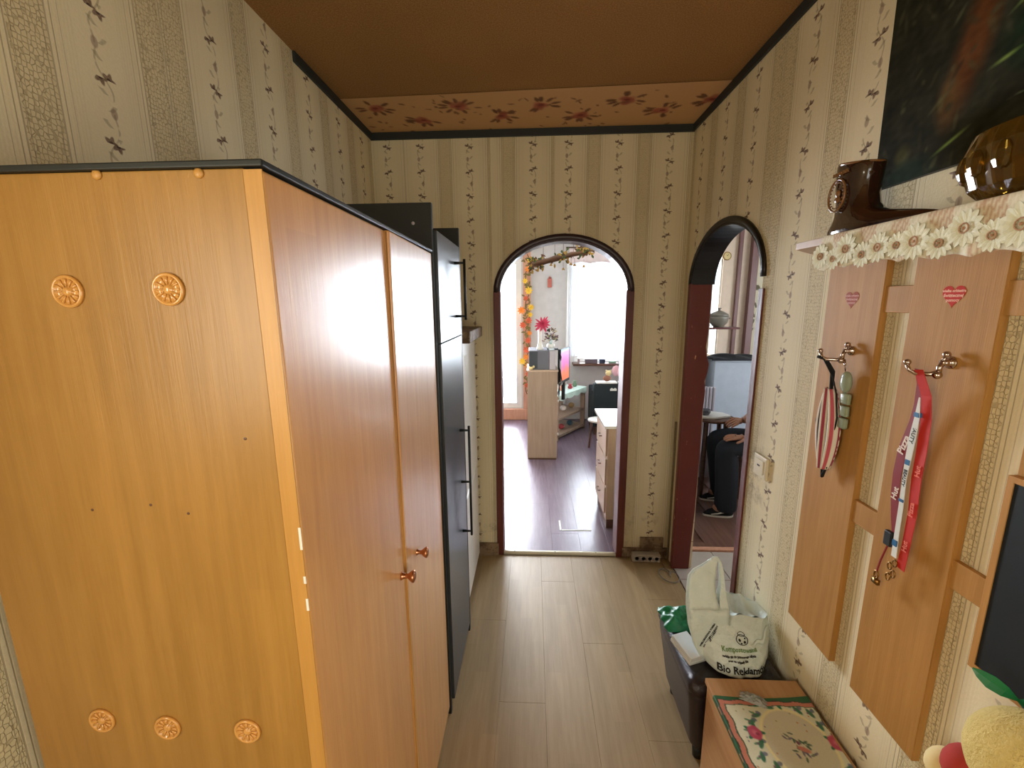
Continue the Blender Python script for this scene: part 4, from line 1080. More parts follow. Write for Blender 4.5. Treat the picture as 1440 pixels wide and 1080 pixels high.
MB().box(-.042, .172, 4.42, 4.78, .9725, 1.170).build('cabinet', M['grey'], bx, bevel=.004)
MB().box(.173, .235, 4.42, 4.78, .9725, 1.170).build('side_panel', M['lightgrey'], bx, bevel=.003)
MB().box(-.035, .05, 4.414, 4.4195, .985, 1.160).build('grille', mat('dark_grille', (60, 66, 72), .7), bx)
# black and white scarf
sc = MB().grid(lambda u, v: ((.15 + .15 * min(1, v * 2.5) + .012 * math.sin(v * 9)) - (.03 if v > .8 else 0), 4.43 + .18 * u + .01 * math.sin(v * 12 + u * 5), 1.176 + .004 * math.sin(u * 12) - max(0, v - .3) * .72), 30, 40)
o = sc.build('scarf', vcol('striped_scarf', .9), smooth=True, solid=.004)
paint(o, lambda co: np.where((np.sin(co[:, 2] * 34 + co[:, 0] * 60) > .1)[:, None], np.array([214., 224., 226.]), np.array([30., 38., 44.])))
tag(o, 'black and white scarf hanging from the loudspeaker', 'scarf')
# white vase with pink dahlia
vs_ = tag(empty('flower_vase', (.075, 4.52, 1.171)), 'tall white vase with one large pink flower on the loudspeaker', 'vase')
MB().lathe([(.036, 0), (.034, .01), (.022, .06), (.016, .14), (.018, .19), (.024, .215), (.021, .215), (.014, .19)], (.075, 4.52, 1.171), 20).build('vase_body', M['white'], vs_, smooth=True)
pk_ = mat('pink_petals', (190, 56, 88), .7); m = MB(); c = V(.10, 4.48, 1.435)
for ringn, (L, el, cnt) in enumerate(((.095, -.25, 11), (.088, .2, 12), (.065, .65, 9), (.040, 1.1, 6))):
    for k in range(cnt):
        a = 2 * math.pi * k / cnt + ringn * .3; m.leaf(c, (math.cos(a) * math.cos(el), -math.sin(el) - .15 * math.sin(a), math.sin(a) * math.cos(el) * .75 + .25 * math.sin(el)), (0, -1, .3), L * (.8 + .35 * ((k * 7) % 5) / 5), .020)
m.build('flower_head', pk_, vs_, solid=.001)
MB().tube([(.078, 4.52, 1.36), (.085, 4.51, 1.40), c], .006, 8).leaf((.08, 4.5, 1.385), (-1, -.3, .2), (0, 0, 1), .07, .03).leaf((.08, 4.5, 1.385), (1, -.3, .1), (0, 0, 1), .07, .03).build('stem', M['green'], vs_, smooth=True)
# dried bouquet
dbq = tag(empty('dried_bouquet', (.19, 4.56, 1.177)), 'dark dried flower bouquet in a low pot beside the white vase', 'bouquet')
MB().lathe([(.035, .005), (.042, .03), (.036, .05), (.03, .05)], (.19, 4.56, 1.177), 16).build('pot', M['white'], dbq, smooth=True)
r = random.Random(4); ms = [MB(), MB(), MB()]
for k in range(150):
    a, el = r.uniform(0, 6.28), r.uniform(-.2, 1.5); R_ = r.uniform(.02, .095); p = V(.19 + .8 * R_ * math.cos(a) * math.cos(el), 4.56 + R_ * math.sin(a) * math.cos(el), 1.29 + R_ * 1.25 * math.sin(el) - .02)
    ms[k % 3].leaf(p, (math.cos(a), math.sin(a), r.uniform(-.5, 1)), (r.uniform(-1, 1), r.uniform(-1, 1), 1), r.uniform(.02, .04), .016)
ms[0].build('dark_leaves', mat('dark_leaf', (52, 50, 44), .8), dbq, solid=.0006); ms[1].build('mauve_blossoms', mat('mauve_blossom', (112, 74, 84), .8), dbq, solid=.0006); ms[2].build('cream_blossoms', mat('cream_blossom', (176, 166, 130), .8), dbq, solid=.0006)
m = MB()
for k in range(7): m.tube([(.19, 4.56, 1.205), (.19 + .03 * math.cos(k), 4.56 + .03 * math.sin(k), 1.295 + .02 * (k % 3))], .002, 5)
m.build('stems', M['green'], dbq)
fg = tag(empty('figurine', (-.02, 4.395, .973)), 'small pale figurine at the front of the narrow cupboard top', 'figurine')
MB().ball((-.02, 4.396, .990), .022, .014, .017).ball((.008, 4.396, 1.006), .012, .011, .013).ball((-.036, 4.396, 1.0), .006, .006, .012).build('body', crm, fg, smooth=True)

# television
tv = tag(empty('television', (.36, 4.82, .6)), 'flat television with a pink and orange picture, seen nearly edge-on', 'television')
a, b = V(.300, 4.66, 0), V(.425, 4.98, 0); t_ = (b - a).normalized(); n_ = V(t_.y, -t_.x, 0)
def slab(a, b, n0, n1, z0, z1):
    p = [a + n_ * n0, b + n_ * n0, b + n_ * n1, a + n_ * n1]; return MB().prism([(q.x, q.y) for q in p], 'Z', z0, z1)
slab(a, b, -.03, .0, .77, 1.155).build('case', M['black'], tv, bevel=.003)
slab(a, a + t_ * .012, 0, .004, .77, 1.155).build('bezel', M['black'], tv); slab(b - t_ * .012, b, 0, .004, .77, 1.155).build('bezel', M['black'], tv); slab(a, b, 0, .004, .77, .80).build('bezel', M['black'], tv)
def tvs():
    X, Y, Z = geo(); n = noise(vec(X, Y, Z), 14, 3); t = (Z - .8) / .35
    c = mixc(sst(t + (n - .5) * .5, .2, .55), (.95, .22, .08), (.72, .12, .50)); c = mixc(sst(t, .85, 1.), c, (.25, .45, .75)); return c
sm = bpy.data.materials.new('lit_screen'); sm.use_nodes = True; S.nt = sm.node_tree; bs = sm.node_tree.nodes['Principled BSDF']; cs = tvs()
sm.node_tree.links.new(cs.k, bs.inputs['Emission Color']); bs.inputs['Emission Strength'].default_value = 1.0; bs.inputs['Base Color'].default_value = (.02, .02, .02, 1)
slab(a + t_ * .012, b - t_ * .012, .0005, .002, .80, 1.15).build('screen', sm, tv)
slab(a + t_ * .15, b - t_ * .15, -.03, .0, .565, .77).build('stand', M['black'], tv)

# tv table with cloth and clutter
P0, P1 = V(.30, 5.02, 0), V(.70, 5.62, 0); t2 = (P1 - P0).normalized(); n2 = V(-t2.y, t2.x, 0)
def sl2(s0, s1, d0, d1, z0, z1):
    p = [P0 + t2 * s0 + n2 * d0, P0 + t2 * s1 + n2 * d0, P0 + t2 * s1 + n2 * d1, P0 + t2 * s0 + n2 * d1]; return MB().prism([(q.x, q.y) for q in p], 'Z', z0, z1)
LL = (P1 - P0).length
tt = tag(empty('tv_table', (.42, 5.4, 0)), 'pale wooden low table with open shelves set diagonally in the corner', 'table')
for z0, z1 in ((.03, .06), (.25, .275), (.53, .555)): sl2(0, LL, 0, .40, z0, z1).build('shelf_board', M['tan_board'], tt, bevel=.002)
for s in (0, LL - .03): sl2(s, s + .03, .0, .06, .0, .53).build('leg', M['tan_board'], tt, bevel=.002); sl2(s, s + .03, .34, .40, 0, .53).build('leg', M['tan_board'], tt, bevel=.002)
o = sl2(-.01, LL + .01, -.015, .40, .5555, .562); o.grid(lambda u, v: (P0 + t2 * (LL * u) - n2 * (.018 + .004 * math.sin(u * 30)) + V(0, 0, .56 - v * (.05 + .02 * abs(math.sin(u * 12)))))[:], 40, 4)
tag(o.build('table_cloth', mat('green_white_cloth', (196, 218, 204), .8), smooth=False), 'pale green white cloth on the low television table', 'cloth')
def vaseobj(nm, lab, cat, c, prof, mt, grp=None):
    o = MB().lathe(prof, c, 16).build(nm, mt, smooth=True); return tag(o, lab, cat, grp)
q = P0 + t2 * .08 + n2 * .10; tag(MB().box(q.x - .07, q.x + .05, q.y - .04, q.y + .04, .5625, .59).build('navy_box', mat('navy', (40, 44, 84), .5), bevel=.004), 'navy blue flat box on the near end of the television table', 'box')
q = P0 + t2 * .10 + n2 * .24; vaseobj('white_cup', 'white cup on the television table behind the navy box', 'cup', (q.x, q.y, .563), [(.025, 0), (.034, .03), (.036, .07), (.033, .07), (.03, .02)], M['white'])
cols = [(214, 150, 120), (226, 220, 214), (176, 60, 70), (206, 190, 170), (120, 150, 120)]
for k, (s, d_, h) in enumerate(((.30, .12, .07), (.38, .22, .09), (.48, .10, .06), (.56, .24, .11), (.64, .12, .08))):
    q = P0 + t2 * s + n2 * d_
    vaseobj('ornament', ['small orange ornament', 'small white ornament', 'small red ornament', 'small beige ornament', 'small green ornament'][k] + ' among the clutter on the television table', 'ornament', (q.x, q.y, .5625), [(.02, 0), (.034, h * .3), (.02, h * .7), (.026, h), (.01, h)], mat('orn%d' % k, cols[k], .5))
for k in range(6):
    q = P0 + t2 * (.08 + .11 * k) + n2 * (.12 + .04 * (k % 2)); z = (.0605, .2755)[k % 2]
    tag(MB().ball((q.x, q.y, z + .035), .040, .035, .035, 12, 8).build('toy', mat('toy%d' % k, [(196, 160, 140), (70, 74, 84), (150, 56, 60), (210, 204, 196), (60, 96, 110), (170, 140, 90)][k], .7), smooth=True), ['beige', 'dark grey', 'red', 'white', 'blue', 'yellowish'][k] + ' soft bundle stored inside the television table', 'bundle')

# dark armchair with toys
ac = tag(empty('armchair', (1.02, 5.55, 0)), 'dark green boxy armchair under the living room window', 'armchair')
MB().box(.76, 1.34, 5.28, 5.40, .10, .66).build('backrest', M['darkgreen'], ac, bevel=.02, seg=3); MB().box(.80, 1.30, 5.41, 5.80, .10, .38).build('seat', M['darkgreen'], ac, bevel=.02, seg=3)
for x0, x1 in ((.76, .84), (1.26, 1.34)): MB().box(x0, x1, 5.41, 5.80, .10, .56).build('armrest', M['darkgreen'], ac, bevel=.02, seg=3)
for x in (.79, 1.31):
    for y in (5.31, 5.77): MB().lathe([(.015, 0), (.02, .10)], (x, y, 0), 10).build('leg', M['wood_dark'], ac)
MB().box(.96, 1.04, 5.272, 5.2795, .575, .60).ball((.98, 5.275, .60), .012, .004, .01).ball((1.02, 5.275, .60), .012, .004, .01).build('white_emblem', M['whitematte'], ac)
tw = MB().box(.79, 1.05, 5.275, 5.41, .661, .680).box(1.07, 1.26, 5.275, 5.41, .661, .676)
tag(tw.build('folded_towel', M['whitematte'], bevel=.006), 'white folded towels on the back of the dark armchair', 'towel')
pe = tag(empty('plush_elephant', (1.18, 5.47, .38)), 'pale pink plush elephant sitting in the dark armchair', 'plush toy')
pp = mat('pale_pink_plush', (222, 178, 190), .95)
MB().ball((1.18, 5.52, .52), .11, .10, .15, 18, 12).build('body', pp, pe, smooth=True); MB().ball((1.18, 5.49, .78), .105, .10, .10, 18, 12).tube([(1.18, 5.40, .77), (1.18, 5.35, .74), (1.18, 5.335, .69)], [.035, .028, .022], 10).build('head', pp, pe, smooth=True)
for s in (-1, 1): MB().ball((1.18 + s * .11, 5.50, .79), .055, .018, .07, 14, 9).build('ear', pp, pe, smooth=True)
for s in (-1, 1): MB().ball((1.18 + s * .04, 5.402, .81), .010, .006, .012, 8, 6).build('eye', M['ink'], pe, smooth=True)
tb = tag(empty('teddy', (.93, 5.42, .681)), 'small brown and cream teddy lying on the folded towels', 'plush toy')
MB().ball((.93, 5.35, .72), .05, .035, .038, 14, 9).build('body', mat('brown_plush', (150, 104, 84), .95), tb, smooth=True); MB().ball((.945, 5.35, .785), .036, .032, .034, 14, 9).ball((.92, 5.35, .815), .012).ball((.97, 5.35, .815), .012).build('head', crm, tb, smooth=True)
# stool
so = tag(empty('round_stool', (.74, 4.75, 0)), 'small round white-topped stool beside the pale chest', 'stool')
MB().lathe([(.10, .0), (.115, .006), (.115, .022), (.10, .028), (.001, .028)], (.74, 4.75, .33), 26).build('seat', M['white'], so, smooth=True)
for k in range(3):
    w = k * 2.09 + .6; MB().tube([(.74 + .07 * math.cos(w), 4.75 + .07 * math.sin(w), .33), (.74 + .10 * math.cos(w), 4.75 + .10 * math.sin(w), 0)], .012, 8).build('leg', M['wood_dark'], so)
# chest with white top
ct = tag(empty('chest', (.75, 3.15, 0)), 'pale wooden chest of drawers with a shiny white top just inside the large arch', 'chest')
MB().box(.535, .93, 2.95, 3.42, .08, .778).build('body', M['pale_board'], ct, bevel=.002); MB().box(.545, .93, 2.97, 3.40, 0, .0795).build('plinth', M['wood_dark'], ct)
MB().box(.505, .935, 2.93, 3.44, .7785, .80).build('top_board', mat('glossy_white_top', (228, 228, 226), .12, coat=.5), ct, bevel=.002)
for z in (.12, .34, .56):
    d = MB().box(.523, .5345, 2.97, 3.40, z, z + .20).build('drawer', M['pale_board'], ct, bevel=.002); MB().tube([(.5228, 3.15, z + .1), (.505, 3.15, z + .1), (.505, 3.22, z + .1), (.5228, 3.22, z + .1)], .004, 6).build('handle', M['wood_dark'], d)
tape = MB().box(.20, .212, 2.93, 3.07, .0012, .003).box(.215, .43, 2.925, 2.937, .0012, .003)
tag(tape.build('floor_tape', M['whitematte']), 'two strips of white tape on the living room floor', 'tape')
# net curtain, valance
def cur(u, v): return (.50 + 1.40 * u, 5.93 + .018 * math.sin(u * 96) + .008 * math.sin(u * 223), .93 + 1.42 * v)
tag(MB().grid(cur, 160, 4).build('net_curtain', M['net'], smooth=True), 'bright white net curtain over the living room window', 'curtain')
tag(MB().tube([(.44, 5.93, 2.37), (1.92, 5.93, 2.37)], .012, 10).build('curtain_rod', M['wood_dark'], smooth=True), 'brown curtain rod above the net curtain', 'rod')
vl = MB().grid(lambda u, v: (.48 + 1.42 * u, 5.895 + .010 * math.sin(u * 50), 2.16 + .20 * v + (.02 * abs(math.sin(u * 16)) if v == 0 else 0)), 90, 4)
tag(vl.build('valance', mat('pale_pink_valance', (226, 208, 204), .8), smooth=True, solid=.002), 'peach valance at the top of the window', 'valance')
for k, (x, w_, h, c) in enumerate(((.63, .015, .06, (150, 130, 130)), (.80, .085, .060, (96, 84, 90)), (.95, .04, .058, (44, 52, 76)), (1.09, .05, .03, (120, 150, 130)), (1.20, .02, .06, (70, 70, 110)))):
    tag(MB().box(x - w_, x + w_, 5.875, 5.915, .8355, .8355 + h).build('sill_box', mat('sill%d' % k, c, .6), bevel=.006), ['thin beige', 'long mauve grey', 'dark navy', 'low green', 'blue'][k] + ' box on the living room window sill', 'box')
p = at(773, 398, 'Y', 6.04)
tag(MB().box(p.x - .028, p.x + .028, 6.02, 6.0495, p.z - .06, p.z + .06).lathe([(.006, 0), (.02, .01), (.003, .03)], (p.x, 6.035, p.z + .06), 10).build('wall_plaque', mat('terracotta', (176, 96, 80), .7), bevel=.004), 'small terracotta plaque on the far living room wall', 'plaque')
tag(MB().tube([(.47, 6.03, .02), (.47, 6.03, 2.4)], .012, 8).build('riser_pipe', M['white'], smooth=True), 'white riser pipe left of the living room window', 'pipe')

# flower garland down the peach casing
ga = tag(empty('flower_garland', (-.08, 5.95, .3)), 'artificial garland of orange and yellow flowers down the peach casing', 'garland')
r = random.Random(9); zs = 2.25; mo = MB(); vine = []
for k in range(40): vine.append((-.075 + .03 * math.sin(k * .8), 5.955 + .015 * math.cos(k * .9), 2.30 - k * .049))
MB().tube(vine, .006, 6).build('vine', mat('brown_vine', (110, 80, 50), .8), ga, smooth=True)
om = [mat('orange_petals', (240, 140, 50), .7), mat('yellow_petals', (240, 196, 60), .7), mat('rust_petals', (214, 96, 60), .7)]
spots = [(2.22, .05, 1), (2.10, .02, 0), (1.95, -.02, 1), (1.82, .03, 1), (1.72, -.01, 2), (1.60, .06, 1), (1.56, -.07, 0), (1.50, .05, 1), (1.42, .03, 2), (1.36, -.05, 2), (1.25, .04, 0), (1.15, .02, 2), (1.02, 0, 2), (.92, -.01, 0), (.86, -.06, 1), (.80, .01, 0), (.68, .02, 2), (.52, .0, 2)]
for z, dx, c in spots:
    cen = V(-.085 + dx, 5.935, z); R_ = r.uniform(.038, .062); m = MB()
    for k in range(8):
        w = 2 * math.pi * k / 8 + dx * 30; m.leaf(cen, (math.cos(w), -.35, math.sin(w)), (0, -1, 0), R_, R_ * .42)
    m.ball(cen + V(0, -.008, 0), R_ * .25, .008, R_ * .25, 8, 5); m.build('flower', om[c], ga, solid=.001)
m = MB()
for k in range(90):
    z = r.uniform(.4, 2.25); w = r.uniform(0, 6.28); m.leaf((-.08 + r.uniform(-.03, .03), 5.95, z), (math.cos(w), -.5, math.sin(w)), (0, -1, 0), .06, .025)
m.build('leaves', mat('autumn_leaves', (126, 110, 60), .8), ga, solid=.0008)

# branch with bells under the arch, living room side
br = tag(empty('hanging_branch', (.2, 2.86, 1.9)), 'wooden branch decorated with leaves and little bells hanging behind the large arch', 'branch')
A_, B_ = at(748, 372, 'Y', 2.86), at(838, 350, 'Y', 2.86); pts = [A_.lerp(B_, i / 8) + V(0, .006 * math.sin(i * 2), .004 * math.sin(i * 3)) for i in range(9)]
MB().tube(pts, [.018, .022, .017, .020, .015, .016, .013, .012, .009], 8).tube([A_ + V(0, 0, -.012), A_.lerp(B_, .3) + V(0, 0, -.01)], .004, 6).build('stick', M['wood_dark'], br, smooth=True)
r = random.Random(2); ml = [MB(), MB(), MB()]
for k in range(170):
    t = min(1, max(0, r.choice([r.gauss(.1, .12), r.gauss(.5, .14), r.gauss(.85, .08)]))); p = A_.lerp(B_, t) + V(0, r.uniform(-.01, .01), r.uniform(-.035, .035)); w = r.uniform(0, 6.28)
    ml[k % 3].leaf(p, (math.cos(w), r.uniform(-.4, .4), math.sin(w)), (0, -1, .2), r.uniform(.018, .036), .014)
ml[0].build('green_leaves', mat('holly_leaf', (62, 84, 44), .6), br, solid=.0006); ml[1].build('gold_leaves', mat('gold_leaf', (170, 136, 60), .5), br, solid=.0006); ml[2].build('brown_leaves', mat('brown_leaf', (92, 62, 44), .7), br, solid=.0006)
for u, v in ((775, 374), (792, 380), (803, 373), (808, 374), (821, 376)):
    p = at(u, v, 'Y', 2.85); MB().lathe([(.0105, 0), (.010, .003), (.006, .010), (.004, .016), (.001, .018)], p, 12).build('bell', M['brass'], br, smooth=True)
    MB().tube([p + V(0, 0, .018), V(p.x, 2.86, p.z + .05)], .0012, 5).build('string', M['wood_dark'], br)
for u in (764, 780, 792, 806): 
    p = at(u, 366, 'Y', 2.86); MB().tube([(p.x, 2.86, p.z + .012), (p.x, 2.86, 2.515)], .0015, 5).build('string', M['wood_dark'], br)

# ================================================================ side room
sr = tag(empty('white_cabinet', (2.05, 4.5, 0)), 'bluish white cabinet in the side room with a black garment on top', 'cabinet')
MB().box(1.74, 2.25, 4.15, 4.40, .04, 1.085).build('body', M['bluewhite'], sr, bevel=.006); MB().box(1.73, 2.24, 4.17, 4.40, 0, .04).build('plinth', M['grey'], sr); MB().box(1.735, 2.255, 4.14, 4.41, 1.0855, 1.10).build('top_board', M['bluewhite'], sr, bevel=.004)
def gar(u, v):
    x = 1.70 + .50 * u; y = 4.13 + .28 * v; h = math.sin(math.pi * v) ** .6 * (.055 * math.sin(math.pi * u) ** .5 + .018 * math.sin(u * 14 + v * 5))
    return (x + .02 * math.sin(v * 7), y, 1.103 + abs(h) * .7 - (.03 * (1 - v * 8) if v < .12 else 0) * 0)
tag(MB().grid(gar, 36, 20).build('folded_jacket', M['blackfabric'], smooth=True, solid=.006), 'black jacket folded on top of the bluish white cabinet', 'jacket')
ra = tag(empty('radiator', (1.63, 3.98, 0)), 'pale grey ribbed radiator between the table and white cabinet', 'radiator')
for k in range(4): MB().box(1.565 + k * .030, 1.59 + k * .030, 3.94, 4.0, .12, .88).build('rib', M['lightgrey'], ra, bevel=.008)
MB().box(1.57, 1.68, 3.96, 3.98, .0, .15).build('foot', M['lightgrey'], ra)
tbl = tag(empty('round_table', (1.54, 3.62, 0)), 'brown round table beyond the seated person', 'table')
MB().lathe([(.155, 0), (.165, .01), (.165, .022), (.155, .028), (.001, .028)], (1.54, 3.62, .665), 36).build('table_top', M['wood_dark'], tbl, smooth=False)
for k in range(4):
    w = k * 1.57 + .7; MB().tube([(1.54 + .11 * math.cos(w), 3.62 + .11 * math.sin(w), .665), (1.54 + .12 * math.cos(w), 3.62 + .12 * math.sin(w), 0)], .02, 8).build('leg', M['wood_dark'], tbl)
tag(MB().prism([(1.40, 3.53), (1.50, 3.50), (1.665, 3.58), (1.64, 3.68), (1.48, 3.76), (1.42, 3.70)], 'Z', .694, .712).build('white_tray', M['white'], bevel=.004), 'white tray on the brown round table', 'tray')
vaseobj('dark_bowl', 'small dark bowl standing on the white tray', 'bowl', (1.462, 3.60, .7125), [(.028, 0), (.040, .02), (.042, .045), (.038, .045), (.03, .015)], M['grey'])
ws = tag(empty('corner_shelf', (1.95, 4.62, 1.38)), 'small brown shelf holding a tureen in front of the side room window', 'shelf')
MB().box(1.82, 2.12, 4.52, 4.70, 1.372, 1.392).build('board', mat('red_brown_shelf', (92, 44, 40), .4), ws, bevel=.003)
for x in (2.03, 2.10): MB().tube([(x, 4.69, 1.38), (x, 4.995, 1.38)], .006, 6).build('bracket', M['wood_dark'], ws)
tu = tag(empty('tureen', (1.93, 4.60, 1.3925)), 'grey green lidded tureen on the small brown shelf', 'tureen')
tm = mat('grey_green_ceramic', (124, 118, 106), .35); c = (1.93, 4.60, 1.3925)
MB().lathe([(.05, 0), (.055, .01), (.085, .045), (.095, .09), (.098, .115), (.09, .115)], c, 24).build('bowl_body', tm, tu, smooth=True)
MB().lathe([(.10, .116), (.085, .135), (.04, .160), (.012, .170), (.010, .180), (.022, .195), (.001, .198)], c, 24).build('lid', tm, tu, smooth=True)
for s in (-1, 1): MB().tube([(c[0] + s * .092, c[1], c[2] + .08), (c[0] + s * .115, c[1], c[2] + .09), (c[0] + s * .092, c[1], c[2] + .105)], .006, 8).build('handle', tm, tu, smooth=True)
p = at(1023, 360, 'Y', 4.985)
ck = tag(empty('wall_clock', p), 'round brass wall clock on the peach side room wall', 'clock')
MB().lathe([(.042, 0), (.046, -.008), (.040, -.016), (.036, -.010)], p + V(0, .012, 0), 28, axis='Y').build('case', M['brass'], ck, smooth=True); MB().lathe([(.036, 0), (.001, -.001)], p + V(0, .001, 0), 24, axis='Y').build('dial', crm, ck); MB().tube([p + V(0, -.003, 0), p + V(.012, -.003, .018)], .0015, 5).tube([p + V(0, -.003, 0), p + V(-.01, -.003, .01)], .0015, 5).build('hand', M['ink'], ck)
# brown wood post and leaf-patterned paper to its right
x1 = at(1052, 450, 'Y', 4.9).x
struct(MB().box(x1, x1 + .07, 4.93, 4.998, 0, 2.5).box(x1 - .13, x1 - .09, 4.96, 4.998, 0, 2.5).build('trim_10', mat('mauve_brown_paint', (120, 84, 80), .4), bevel=.004), 'dark mauve upright casing in the side room')
lf = MB().grid(lambda u, v: (x1 + .075 + .5 * u, 4.993, 2.5 * v), 120, 260).build('leaf_paper', vcol('leaf_paper', .8)); struct(lf, 'leaf patterned wallpaper strip in the side room')
def leafp(co):
    x, z = co[:, 0], co[:, 2]; c = np.tile(np.array([214., 206., 180.]), (len(x), 1)); rs = np.random.RandomState(1)
    for i in range(90):
        cx, cz, a = rs.uniform(x1 + .08, x1 + .55), rs.uniform(1.3, 2.5), rs.uniform(-.6, .6); dx, dz = x - cx, z - cz
        r_ = np.hypot((dx * math.cos(a) + dz * math.sin(a)) / .012, (-dx * math.sin(a) + dz * math.cos(a)) / .034); c[r_ < 1] = (104, 98, 76)
    return c
paint(lf, leafp); lf.name = 'trim_11'

# ---------------------------------------------------------------- seated person
def skin(name, joints, bones, mt, parent, sub=2, root=0):
    me = bpy.data.meshes.new(name); rl = Vector(parent.location) if parent else Vector()
    me.from_pydata([tuple(Vector(j[:3]) - rl) for j in joints], bones, []); me.materials.append(mt)
    o = bpy.data.objects.new(name, me); COL.objects.link(o); o.parent = parent
    s = o.modifiers.new('skin', 'SKIN'); s.use_smooth_shade = True
    if not me.skin_vertices: me.attributes.new('skin', 'FLOAT', 'POINT')
    for v, j in zip(me.skin_vertices[0].data, joints):
        v.radius = (j[3], j[4] if len(j) > 4 else j[3]); v.use_root = False
    me.skin_vertices[0].data[root].use_root = True
    q = o.modifiers.new('sub', 'SUBSURF'); q.levels = sub; q.render_levels = sub
    return o
def skinmesh(name, *a, **k):
    o = skin(name, *a, **k); return o
pn = tag(empty('person', (1.86, 3.30, .0)), 'seated person in dark trousers and black trainers facing left in the side room', 'person')
def bake(o):
    bpy.context.view_layer.update(); dg = bpy.context.evaluated_depsgraph_get(); me = bpy.data.meshes.new_from_object(o.evaluated_get(dg)); o.modifiers.clear(); o.data = me; return o
def mk_skin(name, joints, bones, mt, parent, sub=2, root=0):
    me = bpy.data.meshes.new(name); rl = Vector(parent.location)
    bm = bmesh.new(); lay = bm.verts.layers.skin.verify(); vs = []
    for i, j in enumerate(joints):
        v = bm.verts.new(Vector(j[:3]) - rl); v[lay].radius = (j[3], j[4] if len(j) > 4 else j[3]); v[lay].use_root = (i == root); vs.append(v)
    for a, b in bones: bm.edges.new((vs[a], vs[b]))
    bm.to_mesh(me); bm.free(); me.materials.append(mt)
    o = bpy.data.objects.new(name, me); COL.objects.link(o); o.parent = parent
    s = o.modifiers.new('skin', 'SKIN'); s.use_smooth_shade = True
    q = o.modifiers.new('sub', 'SUBSURF'); q.levels = sub; q.render_levels = sub
    o = bake(o); o.data.materials.clear(); o.data.materials.append(mt)
    for p_ in o.data.polygons: p_.use_smooth = True
    return o
# joints: pelvis, waist, chest, neck, head base | shoulders, elbows, wrists | hips, knees, ankles, toes
J = [(1.90, 3.30, .54, .12, .15), (1.93, 3.30, .72, .11, .14), (1.94, 3.30, .95, .12, .16), (1.90, 3.30, 1.12, .055), (1.875, 3.30, 1.20, .055),
     (1.93, 3.13, 1.04, .055), (1.88, 3.08, .80, .042), (1.66, 3.13, .655, .036), (1.585, 3.15, .645, .026),
     (1.93, 3.47, 1.04, .055), (1.90, 3.50, .82, .042), (1.72, 3.40, .74, .034), (1.655, 3.34, .725, .026),
     (1.86, 3.20, .52, .09), (1.46, 3.18, .575, .068), (1.50, 3.19, .30, .055), (1.52, 3.20, .09, .04), (1.41, 3.20, .045, .036),
     (1.86, 3.40, .52, .09), (1.50, 3.47, .56, .068), (1.56, 3.48, .30, .055), (1.60, 3.48, .09, .04), (1.49, 3.49, .045, .036)]
Bn = [(0, 1), (1, 2), (2, 3), (3, 4), (2, 5), (5, 6), (6, 7), (7, 8), (2, 9), (9, 10), (10, 11), (11, 12), (0, 13), (13, 14), (14, 15), (15, 16), (16, 17), (0, 18), (18, 19), (19, 20), (20, 21), (21, 22)]
mk_skin('body', J, Bn, M['skin'], pn)
# clothing, slightly larger than the body
mk_skin('trousers', [(1.90, 3.30, .52, .135, .17), (1.86, 3.20, .53, .105), (1.62, 3.18, .565, .092), (1.465, 3.18, .575, .094), (1.475, 3.185, .50, .092), (1.495, 3.19, .30, .090), (1.505, 3.20, .075, .088), (1.505, 3.20, .035, .084), (1.86, 3.40, .53, .105), (1.66, 3.44, .56, .09), (1.505, 3.47, .565, .086), (1.515, 3.47, .49, .084), (1.555, 3.48, .30, .084), (1.585, 3.48, .075, .082), (1.585, 3.48, .035, .078)],
        [(0, 1), (1, 2), (2, 3), (3, 4), (4, 5), (5, 6), (6, 7), (0, 8), (8, 9), (9, 10), (10, 11), (11, 12), (12, 13), (13, 14)], M['jeans'], pn)
mk_skin('shirt', [(1.90, 3.30, .58, .14, .17), (1.93, 3.30, .74, .125, .155), (1.94, 3.30, .97, .13, .175), (1.91, 3.30, 1.09, .075), (1.93, 3.13, 1.04, .072), (1.885, 3.085, .82, .060), (1.72, 3.12, .685, .052), (1.93, 3.47, 1.04, .072), (1.90, 3.50, .83, .060), (1.78, 3.44, .765, .050)],
        [(0, 1), (1, 2), (2, 3), (2, 4), (4, 5), (5, 6), (2, 7), (7, 8), (8, 9)], M['shirt'], pn)
def hand(w, d, up, s, flip=1, curl=.5):
    """w wrist, d pointing direction, up back-of-hand normal"""
    w, d, up = Vector(w), Vector(d).normalized(), Vector(up).normalized(); sd = d.cross(up).normalized() * flip; J_ = [(w.x, w.y, w.z, .024), ]; E_ = []
    def add(p, r_): J_.append((p.x, p.y, p.z, r_)); return len(J_) - 1
    pm = add(w + d * .045 * s, .027); E_.append((0, pm))
    for k, (off, L_) in enumerate(((-.030, .072), (-.010, .080), (.010, .076), (.028, .060))):
        b0 = add(w + d * .085 * s + sd * off * s, .0098); E_.append((pm, b0)); p = w + d * .085 * s + sd * off * s; dd = d.copy()
        for q in range(3):
            dd = (dd - up * curl * .55).normalized(); p = p + dd * L_ * s * (.45, .30, .25)[q]; b1 = add(p, (.0092, .0084, .007)[q]); E_.append((b0, b1)); b0 = b1
    p = w + d * .03 * s - sd * .028 * s; t0 = add(p, .012); E_.append((0, t0)); dd = (d - sd * .8 - up * .3).normalized()
    for q in range(2): p = p + dd * .034 * s; t1 = add(p, (.010, .0085)[q]); E_.append((t0, t1)); t0 = t1; dd = (dd + sd * .3).normalized()
    return J_, E_
j_, e_ = hand((1.59, 3.15, .647), (-1, .05, .10), (0, -.25, 1), 1., 1, .42); mk_skin('hand', j_, e_, M['skin'], pn, 1)
